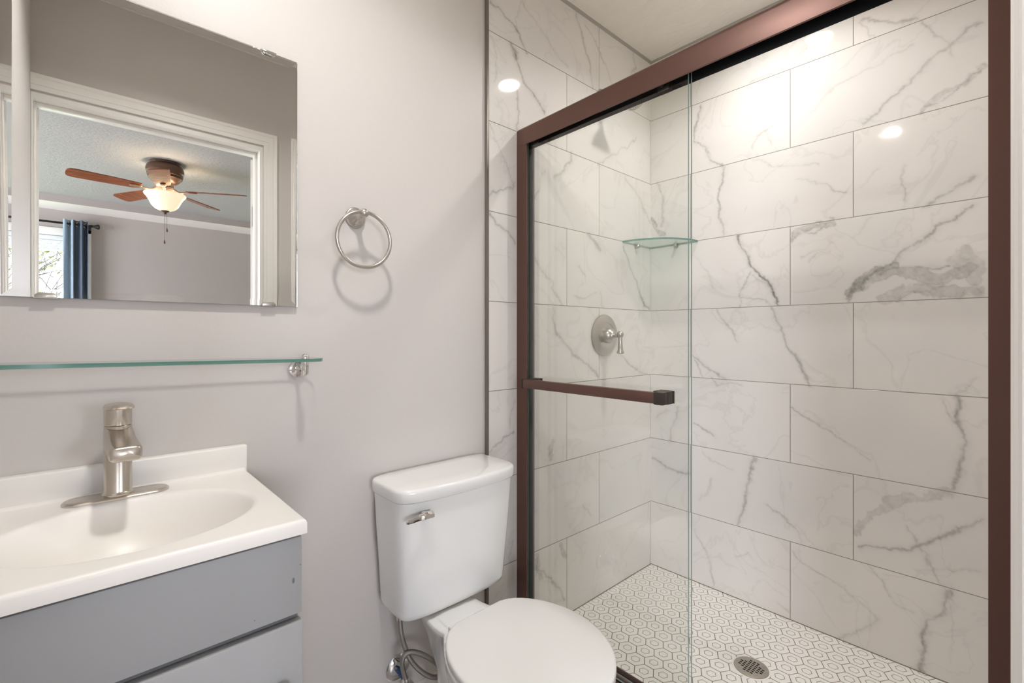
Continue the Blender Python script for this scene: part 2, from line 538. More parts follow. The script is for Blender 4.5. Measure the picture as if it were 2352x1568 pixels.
m_tile_r = tile_material('marble_tile_long_wall', 1, -0.815, 0.667)
m_tile_s = tile_material('marble_tile_valve_wall', 0, 1.638, 0.341)
VEINS_RIGHT=[([(-0.247,2.162),(-0.229,2.068),(-0.219,2.008),(-0.265,1.981),(-0.283,1.945),(-0.306,1.894),(-0.344,1.867)],0.5,3.4),
([(-0.355,1.855),(-0.344,1.807),(-0.327,1.741),(-0.333,1.687),(-0.344,1.617),(-0.35,1.567)],0.5,4.7),
([(-0.417,1.553),(-0.433,1.492),(-0.449,1.448),(-0.473,1.413),(-0.512,1.372),(-0.541,1.333),(-0.564,1.275),(-0.57,1.256)],0.8,4.0),
([(-0.465,1.389),(-0.44,1.349),(-0.421,1.299),(-0.412,1.254)],0.45,2.7),
([(-0.473,1.379),(-0.519,1.343),(-0.55,1.316)],0.5,2.6),
([(-0.421,1.299),(-0.473,1.287),(-0.523,1.276),(-0.54,1.261)],0.25,2.6),
([(-0.675,2.253),(-0.662,2.227),(-0.635,2.205),(-0.6,2.191),(-0.541,2.193),(-0.465,2.178)],0.4,3.4),
([(-0.838,2.256),(-0.889,2.231),(-0.933,2.199),(-0.985,2.186)],0.45,4.4),
([(-0.828,2.247),(-0.853,2.211),(-0.869,2.176)],0.25,2.3),
([(-0.85,1.882),(-0.906,1.933),(-0.97,1.984),(-1.03,2.036),(-1.078,2.075),(-1.106,2.093),(-1.141,2.095)],0.45,4.3),
([(-0.682,1.983),(-0.753,2.047),(-0.872,2.078),(-0.98,2.106)],0.2,3.0),
([(-1.0,2.171),(-1.024,2.132),(-1.058,2.078),(-1.074,2.024)],0.3,2.8),
([(-1.0,1.873),(-1.03,1.895),(-1.063,1.915),(-1.101,1.92),(-1.137,1.967)],0.28,9.8),
([(-1.005,1.878),(-1.048,1.883),(-1.089,1.914),(-1.137,1.956)],0.35,2.1),
([(-1.015,1.56),(-1.045,1.579),(-1.078,1.598),(-1.101,1.62),(-1.127,1.63)],0.5,4.2),
([(-1.118,1.536),(-1.078,1.508),(-1.045,1.489),(-1.005,1.443),(-0.959,1.423),(-0.917,1.387),(-0.872,1.35),(-0.825,1.325),(-0.8,1.271)],0.6,4.4),
([(-0.805,1.289),(-0.834,1.321),(-0.861,1.344),(-0.9,1.364),(-0.926,1.377)],0.5,10.7),
([(-0.822,1.307),(-0.878,1.333),(-0.938,1.35),(-0.994,1.34),(-1.058,1.318),(-1.118,1.346)],0.36,15.9),
([(-0.902,1.256),(-0.955,1.285),(-1.005,1.294),(-1.068,1.272),(-1.138,1.273)],0.34,15.8),
([(-1.084,1.382),(-1.111,1.402),(-1.133,1.378),(-1.123,1.312),(-1.099,1.355)],0.26,16.2),
([(-0.802,1.261),(-0.831,1.314),(-0.902,1.369),(-0.961,1.367),(-1.016,1.356),(-1.068,1.358)],0.65,2.6),
([(-0.938,1.254),(-0.983,1.278),(-1.027,1.281),(-1.053,1.297)],0.5,2.1),
([(-1.089,1.249),(-1.114,1.286),(-1.142,1.273)],0.4,2.7),
([(-0.614,1.507),(-0.635,1.543),(-0.688,1.549),(-0.753,1.55)],0.42,10.7),
([(-0.615,1.499),(-0.641,1.522),(-0.692,1.522),(-0.714,1.54)],0.5,2.5),
([(-0.48,1.857),(-0.578,1.806),(-0.662,1.79),(-0.708,1.775)],0.28,2.5),
([(-0.635,1.737),(-0.688,1.716),(-0.753,1.678),(-0.802,1.653)],0.33,2.4),
([(-0.473,1.907),(-0.489,1.952),(-0.541,1.976)],0.35,2.7),
([(-0.515,1.965),(-0.548,1.903)],0.25,2.6),
([(-0.954,1.713),(-0.956,1.592)],0.28,2.9),
([(-0.814,1.639),(-0.889,1.716)],0.15,3.0),
([(-0.649,1.437),(-0.721,1.461),(-0.749,1.481)],0.2,2.4),
([(-0.815,1.487),(-0.847,1.521),(-0.866,1.548)],0.2,3.1),
([(-0.678,1.417),(-0.707,1.446),(-0.742,1.45)],0.2,2.5),
([(-0.54,1.243),(-0.564,1.187),(-0.588,1.126),(-0.626,1.059),(-0.663,0.985),(-0.675,0.946)],0.45,4.2),
([(-0.32,1.245),(-0.363,1.181),(-0.412,1.113)],0.35,3.7),
([(-0.212,1.04),(-0.251,1.008),(-0.31,0.972),(-0.363,0.951)],0.55,3.8),
([(-0.221,1.016),(-0.241,0.978),(-0.255,0.948)],0.3,2.9),
([(-0.3,0.947),(-0.329,0.917),(-0.385,0.927),(-0.421,0.926)],0.35,3.2),
([(-0.618,0.855),(-0.678,0.812),(-0.735,0.788),(-0.789,0.748),(-0.834,0.717),(-0.866,0.7)],0.33,2.4),
([(-1.084,0.94),(-1.094,0.903),(-1.089,0.861),(-1.102,0.808),(-1.097,0.752),(-1.085,0.695),(-1.079,0.642)],0.6,5.5),
([(-1.048,0.932),(-1.074,0.879),(-1.094,0.841)],0.25,2.1),
([(-1.082,0.949),(-1.138,1.004)],0.3,2.0),
([(-0.478,0.629),(-0.456,0.556),(-0.453,0.483),(-0.43,0.396),(-0.421,0.334)],0.5,5.4),
([(-0.261,0.611),(-0.3,0.58),(-0.385,0.569)],0.22,2.9),
([(-0.523,0.448),(-0.588,0.414),(-0.634,0.385),(-0.656,0.341)],0.3,3.4),
([(-0.241,0.392),(-0.281,0.45),(-0.3,0.503)],0.2,3.9),
([(-0.825,0.435),(-0.866,0.509),(-0.926,0.563),(-0.978,0.591),(-1.058,0.633)],0.26,13.4),
([(-0.834,0.379),(-0.914,0.41),(-0.972,0.419),(-1.027,0.469),(-1.079,0.506),(-1.141,0.573)],0.5,4.3),
([(-0.972,0.488),(-1.027,0.384),(-1.053,0.33)],0.3,2.8),
([(-0.994,0.358),(-1.068,0.388),(-1.138,0.408)],0.25,2.8),
([(-1.066,0.319),(-1.053,0.253),(-1.016,0.195),(-1.005,0.132),(-1.0,0.029)],0.6,5.7),
([(-1.068,0.316),(-1.072,0.206),(-1.068,0.093)],0.18,2.1),
([(-0.221,0.259),(-0.271,0.187),(-0.294,0.099),(-0.31,0.038)],0.32,3.8),
([(-0.403,0.195),(-0.456,0.222)],0.2,2.7),
([(-0.618,0.287),(-0.707,0.243),(-0.789,0.219),(-0.853,0.167),(-0.884,0.143)],0.3,2.4),
([(-0.853,0.336),(-0.902,0.279),(-0.938,0.218),(-0.983,0.209)],0.33,2.6),
([(-0.776,0.023),(-0.853,0.098),(-0.884,0.143)],0.42,3.8),
([(-0.564,0.077),(-0.603,0.051)],0.25,3.4),
([(-0.04,1.87),(-0.063,1.777),(-0.058,1.664)],0.33,4.1),
([(-0.005,1.694),(-0.035,1.653),(-0.069,1.606)],0.4,8.4),
([(-0.007,0.542),(-0.081,0.505),(-0.13,0.499),(-0.189,0.504)],0.5,5.1),
([(-0.147,0.801),(-0.114,0.696),(-0.097,0.642)],0.38,5.1),
([(-0.023,0.735),(-0.081,0.783)],0.3,5.2),
([(-0.216,0.73),(-0.271,0.719),(-0.31,0.696)],0.38,3.4),
([(-0.214,1.706),(-0.261,1.701)],0.2,2.9),
([(-0.214,1.499),(-0.281,1.423),(-0.31,1.344)],0.15,3.9)]
VEINS_SHOWER=[([(1.035,2.281),(1.082,2.258),(1.131,2.245),(1.17,2.221),(1.187,2.191),(1.207,2.172)],0.65,3.9),
([(1.129,2.175),(1.153,2.145),(1.157,2.128)],0.5,6.2),
([(1.153,2.135),(1.165,2.108),(1.198,2.064),(1.243,2.034),(1.28,2.01),(1.304,1.974)],0.7,4.0),
([(1.027,2.155),(1.058,2.12),(1.062,2.039),(1.054,2.001)],0.22,3.0),
([(1.157,2.017),(1.161,1.945),(1.157,1.875)],0.38,3.9),
([(1.174,2.348),(1.216,2.316),(1.29,2.286),(1.358,2.241),(1.437,2.198)],0.28,3.3),
([(1.178,2.35),(1.161,2.279),(1.153,2.236)],0.2,2.3),
([(1.491,2.438),(1.524,2.373),(1.57,2.285),(1.59,2.176)],0.38,3.6),
([(1.547,2.426),(1.653,2.338),(1.725,2.25)],0.27,3.3),
([(1.895,2.448),(1.916,2.38),(1.88,2.352)],0.35,4.1),
([(1.027,1.615),(1.066,1.635),(1.131,1.657),(1.153,1.677)],0.5,3.9),
([(1.025,1.557),(1.066,1.522),(1.115,1.498),(1.153,1.47)],0.6,3.8),
([(1.027,1.861),(1.066,1.796),(1.115,1.712),(1.14,1.665)],0.33,2.3),
([(1.243,1.645),(1.271,1.676),(1.28,1.711),(1.299,1.766)],0.33,3.3),
([(1.358,1.748),(1.416,1.782),(1.448,1.836),(1.458,1.867)],0.4,5.2),
([(1.629,1.863),(1.7,1.903),(1.778,1.965),(1.859,2.002),(1.916,2.058)],0.27,3.9),
([(1.832,1.854),(1.916,1.808),(1.987,1.733),(2.048,1.684)],0.38,4.2),
([(1.814,1.541),(1.849,1.481),(1.905,1.398),(1.949,1.342),(1.987,1.284),(2.036,1.26)],0.65,4.1),
([(1.245,1.423),(1.304,1.365),(1.343,1.332),(1.375,1.29),(1.403,1.257)],0.42,4.2),
([(1.353,1.246),(1.355,1.192),(1.368,1.15),(1.416,1.106),(1.466,1.054),(1.538,1.023),(1.611,0.98),(1.626,0.964)],0.42,6.1),
([(1.564,1.556),(1.602,1.532),(1.65,1.503)],0.45,6.4),
([(1.502,1.41),(1.547,1.375)],0.3,4.5),
([(1.36,1.478),(1.416,1.454),(1.406,1.41)],0.2,2.6),
([(1.474,1.288),(1.564,1.293),(1.62,1.311)],0.25,2.7),
([(1.641,1.323),(1.669,1.253)],0.28,3.8),
([(1.794,1.052),(1.916,0.975),(2.021,0.945)],0.3,4.1),
([(1.148,0.902),(1.129,0.873),(1.119,0.831),(1.121,0.812)],0.4,2.3),
([(1.146,0.794),(1.109,0.781),(1.058,0.763),(1.031,0.739)],0.38,2.6),
([(1.345,0.728),(1.333,0.7),(1.34,0.665)],0.36,11.7),
([(1.355,0.722),(1.328,0.676)],0.4,2.5),
([(1.254,0.302),(1.264,0.253),(1.297,0.242),(1.34,0.191),(1.395,0.122),(1.413,0.086)],0.45,3.4),
([(1.395,0.313),(1.413,0.265)],0.42,10.3),
([(1.254,0.315),(1.275,0.225)],0.28,9.8),
([(1.533,0.434),(1.59,0.374)],0.2,3.7),
([(1.142,0.405),(1.121,0.357)],0.3,2.3)]

# ---------------------------------------------------------------- the setting
# painted wall with mirror and toilet (y = 0 side)
m = MB(); m.box((-0.25, 0.004, -0.1), (1.0165, 0.12, 2.6)); struct(m, 'wall_back', m_paint)
m = MB(); m.box((-0.25, -1.245, -0.1), (-0.137, 0.004, 2.6)); struct(m, 'wall_left', m_paint)
# door wall (opening x -0.135 .. 0.645, 2.035 high), shared with the bedroom
m = MB()
m.box((-2.8, -1.36, -0.1), (-0.135, -1.245, 2.6))
m.box((0.645, -1.36, -0.1), (3.2, -1.245, 2.6))
m.box((-0.135, -1.36, 2.035), (0.645, -1.245, 2.6))
struct(m, 'wall_front', m_paint)


def vnoise(x, y, s, seed):
    rng = np.random.RandomState(seed)
    tab = rng.rand(64, 64)
    X, Y = x * s, y * s
    xi, yi = np.floor(X).astype(int), np.floor(Y).astype(int)
    fx, fy = X - xi, Y - yi
    fx, fy = fx * fx * (3 - 2 * fx), fy * fy * (3 - 2 * fy)
    g = lambda a, b: tab[a % 64, b % 64]
    return (g(xi, yi) * (1 - fx) + g(xi + 1, yi) * fx) * (1 - fy) + (g(xi, yi + 1) * (1 - fx) + g(xi + 1, yi + 1) * fx) * fy


def fbm(x, y, s, seed):
    return (vnoise(x, y, s, seed) + 0.5 * vnoise(x, y, s * 2.1, seed + 1) + 0.25 * vnoise(x, y, s * 4.3, seed + 2)) / 1.75


def vein_field(U, V, veins, seed):
    wu = U + (fbm(U, V, 26, seed) - 0.5) * 0.026 + (vnoise(U, V, 130, seed + 9) - 0.5) * 0.006
    wv = V + (fbm(U, V, 26, seed + 20) - 0.5) * 0.026 + (vnoise(U, V, 130, seed + 29) - 0.5) * 0.006
    out = np.zeros_like(U)
    grain = fbm(U, V, 60, seed + 50)
    for i, (pts, st, w) in enumerate(veins):
        w = w * 0.001
        pa = np.array(pts)
        lo, hi = pa.min(0) - w * 4 - 0.03, pa.max(0) + w * 4 + 0.03
        k = np.where((U > lo[0]) & (U < hi[0]) & (V > lo[1]) & (V < hi[1]))[0]
        if not len(k):
            continue
        x, y = wu[k], wv[k]
        d = np.full(len(k), 9.0)
        for (ax, ay), (bx, by) in zip(pts[:-1], pts[1:]):
            L2 = (bx - ax) ** 2 + (by - ay) ** 2 + 1e-12
            t = np.clip(((x - ax) * (bx - ax) + (y - ay) * (by - ay)) / L2, 0, 1)
            d = np.minimum(d, np.hypot(x - ax - t * (bx - ax), y - ay - t * (by - ay)))
        along = vnoise(U[k], V[k], 14, seed + 70 + i)
        if w > 0.0082:                      # cloudy patch
            ww = w * (0.25 + 1.5 * fbm(U[k], V[k], 30, seed + 90 + i))
            e = np.clip((ww * 1.15 - d) / (ww * 0.35), 0, 1)
            rim_ = np.exp(-((d - ww) / (0.0028)) ** 2) * (vnoise(U[k], V[k], 40, seed + 33) > 0.5)
            val = st * (e * (0.3 + 1.1 * grain[k]) + 0.7 * rim_)
        else:
            wd = w * (0.55 + 0.8 * along)
            val = st * (0.45 + 0.75 * along) * np.exp(-(d / wd) ** 2) + 0.22 * st * np.exp(-(d / (3.2 * w)) ** 2)
        out[k] = 1 - (1 - out[k]) * (1 - np.clip(val * 0.98, 0, 1))
    return np.clip(out, 0, 1)


def tile_wall(name, material, axis, a0, a1, z0, z1, fixed, back, veins, seed, step=0.0036):
    """slab whose room face (at `fixed`) is a fine grid carrying the vein pattern as a mesh attribute"""
    nu, nv = int((a1 - a0) / step) + 1, int((z1 - z0) / step) + 1
    us, vs = np.linspace(a0, a1, nu), np.linspace(z0, z1, nv)
    U, V = np.meshgrid(us, vs)
    U, V = U.ravel(), V.ravel()
    n = nu * nv
    co = np.zeros((n + 4, 3))
    co[:n, axis], co[:n, 2], co[:n, 1 - axis] = U, V, fixed
    corner = [(a0, z0), (a1, z0), (a1, z1), (a0, z1)]
    for i, (a, z) in enumerate(corner):
        co[n + i, axis], co[n + i, 2], co[n + i, 1 - axis] = a, z, back
    I = (np.arange(nv - 1)[:, None] * nu + np.arange(nu - 1)[None]).ravel()
    quads = np.stack([I, I + 1, I + nu + 1, I + nu], 1)
    c = [0, nu - 1, n - 1, n - nu]
    b = [n, n + 1, n + 2, n + 3]
    faces = quads.tolist()
    bot = list(range(0, nu))
    top = list(range(n - nu, n))
    lef = list(range(0, n, nu))
    rig = list(range(nu - 1, n, nu))
    faces += [bot[::-1] + [b[0], b[1]], top + [b[2], b[3]], lef + [b[3], b[0]], rig[::-1] + [b[1], b[2]], b[::-1]]
    me = bpy.data.meshes.new(name)
    me.from_pydata(co.tolist(), [], faces)
    me.materials.append(material)
    at = me.attributes.new('vein', 'FLOAT', 'POINT')
    val = np.zeros(n + 4, dtype=np.float32)
    val[:n] = vein_field(U, V, veins, seed)
    at.data.foreach_set('value', val)
    bmt = bmesh.new(); bmt.from_mesh(me)
    bmesh.ops.recalc_face_normals(bmt, faces=list(bmt.faces))
    bmt.to_mesh(me); bmt.free()
    o = bpy.data.objects.new(name, me)
    COL.objects.link(o)
    o['kind'] = 'structure'
    return o


tile_wall('wall_right', m_tile_r, 1, -1.245, 0.0, 0.0, 2.46, 2.0484, 2.16, VEINS_RIGHT, 3)
tile_wall('wall_shower', m_tile_s, 0, 1.0225, 2.0484, 0.0, 2.46, 0.0, 0.12, VEINS_SHOWER, 11)
m = MB(); m.box((1.21, -1.253, 0.0), (2.0484, -1.2435, 2.46)); struct(m, 'wall_shower_end', m_tile_s)
m = MB(); m.box((1.0115, -0.006, 0.0), (1.0225, 0.02, 2.46), 0.0015); struct(m, 'trim_1', m_edge)
m = MB()
m.prism([(-0.009, 2.46), (0.002, 2.46), (0.002, 2.448)], 0, 1.0225, 2.0484)
struct(m, 'trim_2', m_caulk)
m = MB()
m.prism([(2.050, 2.46), (2.040, 2.46), (2.050, 2.450)], 1, -1.243, 0.0)
struct(m, 'trim_3', m_caulk)
m = MB(); m.box((-0.25, -1.36, 2.46), (2.2, 0.12, 2.6)); struct(m, 'ceiling', m_ceil)
m = MB(); m.box((-0.25, -1.36, -0.1), (1.125, 0.12, 0.0)); struct(m, 'floor', m_vinyl)
m = MB(); m.box((1.125, -1.245, -0.1), (1.232, 0.0, 0.10), 0.004); struct(m, 'trim_4', m_tile_s)   # shower curb
m = MB()
m.prism([(0.004, 0.0), (-0.010, 0.0), (-0.010, 0.076), (-0.006, 0.086), (0.004, 0.088)], 0, 0.284, 1.0105)
struct(m, 'baseboard_back', m_trim)

# shower floor: hexagon mosaic, each tile with a printed inner hexagon
m = MB()
m.mi = 0
m.box((1.232, -1.245, -0.1), (2.0484, 0.0, 0.0233))
bm = m.bm
PX, PY = 0.0612, 0.0520
def hexring(cx, cy, r, z):
    return [bm.verts.new((cx + r * math.cos(math.radians(90 + 60 * k)), cy + r * math.sin(math.radians(90 + 60 * k)), z)) for k in range(6)]
for j in range(-14, 14):
    for i in range(-12, 10):
        cx = 1.7452 + (i + 0.5 * (j % 2)) * PX
        cy = -0.5881 + j * PY
        if not (1.21 < cx < 2.085 and -1.275 < cy < 0.035):
            continue
        rr = [hexring(cx, cy, r, z) for r, z in ((0.0336, 0.0230), (0.0333, 0.0237), (0.0329, 0.024), (0.0164, 0.024), (0.0141, 0.024))]
        for a in range(4):
            m.mi = (1, 1, 1, 2)[a]
            fs = [bm.faces.new((rr[a][k], rr[a][(k + 1) % 6], rr[a + 1][(k + 1) % 6], rr[a + 1][k])) for k in range(6)]
            m._new(fs)
        m.mi = 1
        m._new([bm.faces.new(rr[4])])
o = struct(m, 'floor_shower', [m_grout, m_mosaic, m_ink], angle=20)

m = MB()
m.prism([(0.0, 0.0225), (-0.003, 0.0243), (0.0, 0.0265)], 0, 1.232, 2.0484)
struct(m, 'trim_9', m_grout)
m = MB()
m.prism([(2.0484, 0.0225), (2.0454, 0.0243), (2.0484, 0.0265)], 1, -1.243, 0.0)
struct(m, 'trim_10', m_grout)
# door casing and jamb on the bathroom side of the doorway
def casing(m, y0, sgn, x0, x1, zt, left=True):
    prof = [(0, 0), (0, 0.008), (0.006, 0.0095), (0.016, 0.011), (0.018, 0.0135), (0.040, 0.0150), (0.043, 0.0125), (0.047, 0.0155), (0.057, 0.0165), (0.057, 0)]
    def pts(q, side):
        return q
    # head
    rows = []
    for s, d in prof:
        rows.append([(x0 - s, y0 + sgn * d, zt + s), (x1 + s, y0 + sgn * d, zt + s)])
    # one mitred run: left foot, left top, right top, right foot
    runs = []
    for s, d in prof:
        r = []
        if left:
            r.append((x0 - s, y0 + sgn * d, 0.0))
            r.append((x0 - s, y0 + sgn * d, zt + s))
        else:
            r.append((x0, y0 + sgn * d, zt + s))
        r.append((x1 + s, y0 + sgn * d, zt + s))
        r.append((x1 + s, y0 + sgn * d, 0.0))
        runs.append([Vector(p) for p in r])
    V = [[m.bm.verts.new(p) for p in r] for r in runs]
    n = len(V)
    fs = []
    for i in range(n):
        a, b = V[i], V[(i + 1) % n]
        for k in range(len(a) - 1):
            fs.append(m.bm.faces.new((a[k], a[k + 1], b[k + 1], b[k])))
    fs.append(m.bm.faces.new([r[0] for r in V]))
    fs.append(m.bm.faces.new([r[-1] for r in reversed(V)]))
    m._new(fs)
m = MB(); casing(m, -1.245, 1, -0.1365, 0.648, 2.043, False); struct(m, 'trim_5', m_trim, angle=25)
m = MB(); casing(m, -1.36, -1, -0.120, 0.632, 2.017); struct(m, 'trim_6', m_trim, angle=25)
m = MB()                                   # jamb with its stops
m.box((0.632, -1.36, 0), (0.645, -1.245, 2.035))
m.box((-0.135, -1.36, 0), (-0.131, -1.245, 2.035))
m.box((-0.131, -1.36, 2.017), (0.632, -1.245, 2.035))
m.box((0.620, -1.322, 0), (0.632, -1.290, 2.017), 0.002)
m.box((-0.131, -1.322, 0), (-0.1250, -1.290, 2.017), 0.002)
m.box((-0.125, -1.322, 2.005), (0.620, -1.290, 2.017), 0.002)
struct(m, 'trim_7', m_trim)

# bedroom shell
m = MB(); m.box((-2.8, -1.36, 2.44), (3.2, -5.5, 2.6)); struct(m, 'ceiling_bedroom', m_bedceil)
m = MB(); m.box((-2.8, -5.5, -0.1), (3.2, -1.36, 0.0)); struct(m, 'floor_bedroom', m_carpet)
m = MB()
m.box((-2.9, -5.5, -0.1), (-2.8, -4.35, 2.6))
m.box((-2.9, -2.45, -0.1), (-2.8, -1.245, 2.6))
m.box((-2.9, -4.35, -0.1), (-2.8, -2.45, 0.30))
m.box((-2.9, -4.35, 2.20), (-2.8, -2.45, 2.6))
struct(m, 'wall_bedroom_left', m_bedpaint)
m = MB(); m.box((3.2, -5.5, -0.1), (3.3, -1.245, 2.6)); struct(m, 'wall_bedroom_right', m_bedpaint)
WX0, WX1, WZ0, WZ1 = -1.70, 0.02, 0.90, 2.12
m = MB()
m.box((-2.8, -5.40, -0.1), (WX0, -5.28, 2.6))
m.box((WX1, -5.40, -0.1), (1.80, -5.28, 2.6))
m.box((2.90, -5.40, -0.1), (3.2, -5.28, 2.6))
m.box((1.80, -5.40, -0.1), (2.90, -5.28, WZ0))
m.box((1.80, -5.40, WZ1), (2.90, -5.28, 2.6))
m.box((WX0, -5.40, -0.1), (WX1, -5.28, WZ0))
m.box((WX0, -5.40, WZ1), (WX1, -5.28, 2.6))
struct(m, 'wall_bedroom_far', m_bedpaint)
m = MB(); m.box((-2.8, -5.28, 2.375), (3.2, -4.895, 2.45)); m.mi = 1; m.box((-2.8, -4.895, 2.375), (3.2, -4.88, 2.45)); struct(m, 'trim_8', [m_trim, m_bedpaint])    # soffit along the far wall; wall paint on its front imitates backlit shade
# window with casing, sashes, glass
wr = MB()
c = 0.06
wr.box((WX0 - c, -5.28, WZ1), (WX1 + c, -5.262, WZ1 + 0.075), 0.003)
wr.box((WX0 - c, -5.28, WZ0 - 0.07), (WX1 + c, -5.262, WZ0), 0.003)
wr.box((WX0 - c, -5.28, WZ0), (WX0, -5.262, WZ1), 0.003)
wr.box((WX1, -5.28, WZ0), (WX1 + c, -5.262, WZ1), 0.003)
win = struct(wr, 'window_1', m_trim)
def sash(m):
    for x0, x1 in ((WX0, (WX0 + WX1) / 2), ((WX0 + WX1) / 2, WX1)):
        for a, b in (((x0, WZ0), (x0 + 0.04, WZ1)), ((x1 - 0.04, WZ0), (x1, WZ1)), ((x0, WZ0), (x1, WZ0 + 0.04)), ((x0, WZ1 - 0.04), (x1, WZ1))):
            m.box((a[0], -5.36, a[1]), (b[0], -5.32, b[1]), 0.002)
wrap(sash, 'sash', m_trim, win)
wrap(lambda m: m.box((WX0 + 0.03, -5.343, WZ0 + 0.03), (WX1 - 0.03, -5.338, WZ1 - 0.03)), 'pane', m_winglass, win)
def added_window(name, axis, a0, a1, z0, z1, f0, s):
    # casing, frame and pane in a wall whose room face is at f0 (s = direction into the room)
    def bx(m, p, q, u, v, bev=0.0):
        lo, hi = [0, 0, p[1]], [0, 0, q[1]]
        lo[axis], hi[axis] = p[0], q[0]
        lo[1 - axis], hi[1 - axis] = min(u, v), max(u, v)
        m.box(lo, hi, bev)
    w = MB()
    for p, q in (((a0 - .06, z1), (a1 + .06, z1 + .07)), ((a0 - .06, z0 - .07), (a1 + .06, z0)), ((a0 - .06, z0), (a0, z1)), ((a1, z0), (a1 + .06, z1))):
        bx(w, p, q, f0, f0 + s * .018, .003)
    o = struct(w, name, m_trim)
    am = (a0 + a1) / 2
    k = MB()
    for p, q in (((a0, z0), (a0 + .045, z1)), ((a1 - .045, z0), (a1, z1)), ((a0 + .045, z0), (a1 - .045, z0 + .045)), ((a0 + .045, z1 - .045), (a1 - .045, z1)), ((am - .025, z0 + .045), (am + .025, z1 - .045))):
        bx(k, p, q, f0 - s * .08, f0 - s * .04, .002)
    k.build('sash', m_trim, o)
    g = MB()
    bx(g, (a0 + .03, z0 + .03), (a1 - .03, z1 - .03), f0 - s * .062, f0 - s * .057)
    g.build('pane', m_winglass, o)
added_window('window_added_far', 0, 1.80, 2.90, WZ0, WZ1, -5.28, 1)  # unseen window, added to bring more daylight into the bedroom
added_window('window_added_left', 1, -4.35, -2.45, 0.30, 2.20, -2.80, 1)  # large unseen window on the left wall, also added as daylight fill
# bedroom door leaf, swung back against the bedroom side
dm = MB()
t = bmesh.new()
bmesh.ops.create_cube(t, size=1.0)
for v in t.verts:
    v.co = Vector((0.006 + (v.co.x + 0.5) * 0.744, (v.co.y - 0.5) * 0.035, 0.01 + (v.co.z + 0.5) * 2.0))
R_ = Matrix.Translation((0.650, -1.362, 0)) @ Matrix.Rotation(math.radians(-52), 4, 'Z')
dm.add(t, R_)
dl = struct(dm, 'door_1', m_trim, loc=(0.65, -1.362, 0))
for hz in (1.72, 1.02, 0.25):
    hm = MB()
    hm.lathe([(0.0075, -0.045), (0.0075, 0.045)], (0.634, -1.369, hz), (0, 0, 1), 14)
    hm.lathe([(0.003, 0.045), (0.006, 0.047), (0.006, 0.053), (0.002, 0.056)], (0.634, -1.369, hz), (0, 0, 1), 14)
    hm.box((0.6305, -1.366, hz - 0.043), (0.6325, -1.330, hz + 0.043))
    hm.build('hinge', m_nickel2, dl)

# daylit tree and lawn outside the window
m = MB(); m.box((-14, -30, -0.6), (14, -5.6, -0.5)); struct(m, 'ground_lawn', m_grass)
random.seed(5)
tr = MB()
leafs = MB()
def branch(p, d, L_, r, depth):
    pts = [Vector(p)]
    dd = Vector(d).normalized()
    for k in range(4):
        dd = (dd + Vector((random.uniform(-.22, .22), random.uniform(-.22, .22), random.uniform(-.12, .18)))).normalized()
        pts.append(pts[-1] + dd * L_ / 4)
    tr.tube(pts, [r, r * .85, r * .72, r * .6, r * .45], 6)
    if depth == 0:
        for q in pts[2:]:
            for _ in range(3):
                c_ = q + Vector((random.uniform(-.12, .12), random.uniform(-.12, .12), random.uniform(-.1, .1)))
                s_ = random.uniform(.015, .04)
                n_ = Vector((random.uniform(-1, 1), random.uniform(-1, 1), random.uniform(-1, 1))).normalized()
                u_ = n_.orthogonal().normalized() * s_
                w_ = n_.cross(u_) * 0.6
                leafs._new([leafs.bm.faces.new([leafs.bm.verts.new(c_ + a) for a in (u_, w_, -u_, -w_)])])
        return
    for k in range(4 if depth > 1 else 3):
        i = random.choice((2, 3, 4))
        ang = random.uniform(0, 6.28)
        side = Vector((math.cos(ang), math.sin(ang), random.uniform(-.1, .6)))
        branch(pts[i], dd * 0.7 + side * 0.8, L_ * random.uniform(.55, .75), r * .5, depth - 1)
branch((-1.45, -9.8, -0.5), (0.12, 0, 1), 2.3, 0.06, 4)
tree = tag(thing('bare_tree', (-1.45, -9.8, -0.5), '', ''), 'thin-branched tree outside the bedroom window, seen in the mirror', 'tree')
tr.build('trunk', m_bark, tree)
leafs.build('foliage', m_leaf, tree, recalc=False)

# ---------------------------------------------------------------- bathroom objects
# ---- frameless bevelled mirror
MX0, MX1, MZ0, MZ1, MY = -0.107, 0.4005, 1.2085, 1.8195, -0.0015
mr_ = thing('wall_mirror', (0.147, -0.0015, MZ0), 'large frameless mirror with slanted glass edges on the greige wall above the glass shelf', 'mirror')
g = MB()
BW, BD, TH = 0.0150, 0.00088, 0.0050
def rect(x0, x1, z0, z1, y):
    return [g.bm.verts.new(p) for p in ((x0, y, z0), (x1, y, z0), (x1, y, z1), (x0, y, z1))]
rb = rect(MX0, MX1, MZ0, MZ1, MY)
re_ = rect(MX0, MX1, MZ0, MZ1, MY - TH + BD)
rf = rect(MX0 + BW, MX1 - BW, MZ0 + BW, MZ1 - BW, MY - TH)
def fc(vs, mi):
    f = g.bm.faces.new(vs); f.material_index = mi; f.smooth = False
fc(rb, 1)
fc(rf, 0)
for k in range(4):
    fc((rb[k], rb[(k + 1) % 4], re_[(k + 1) % 4], re_[k]), 0)
    fc((re_[k], re_[(k + 1) % 4], rf[(k + 1) % 4], rf[k]), 0)
gl = g.build('bevelled_glass', [m_mglass, m_silver], mr_, angle=1)
wrap(lambda m: m.box((MX0 + 0.001, MY + 0.0004, MZ0 + 0.001), (MX1 - 0.001, MY + 0.0045, MZ1 - 0.001)), 'backing', m_cabdark, mr_)
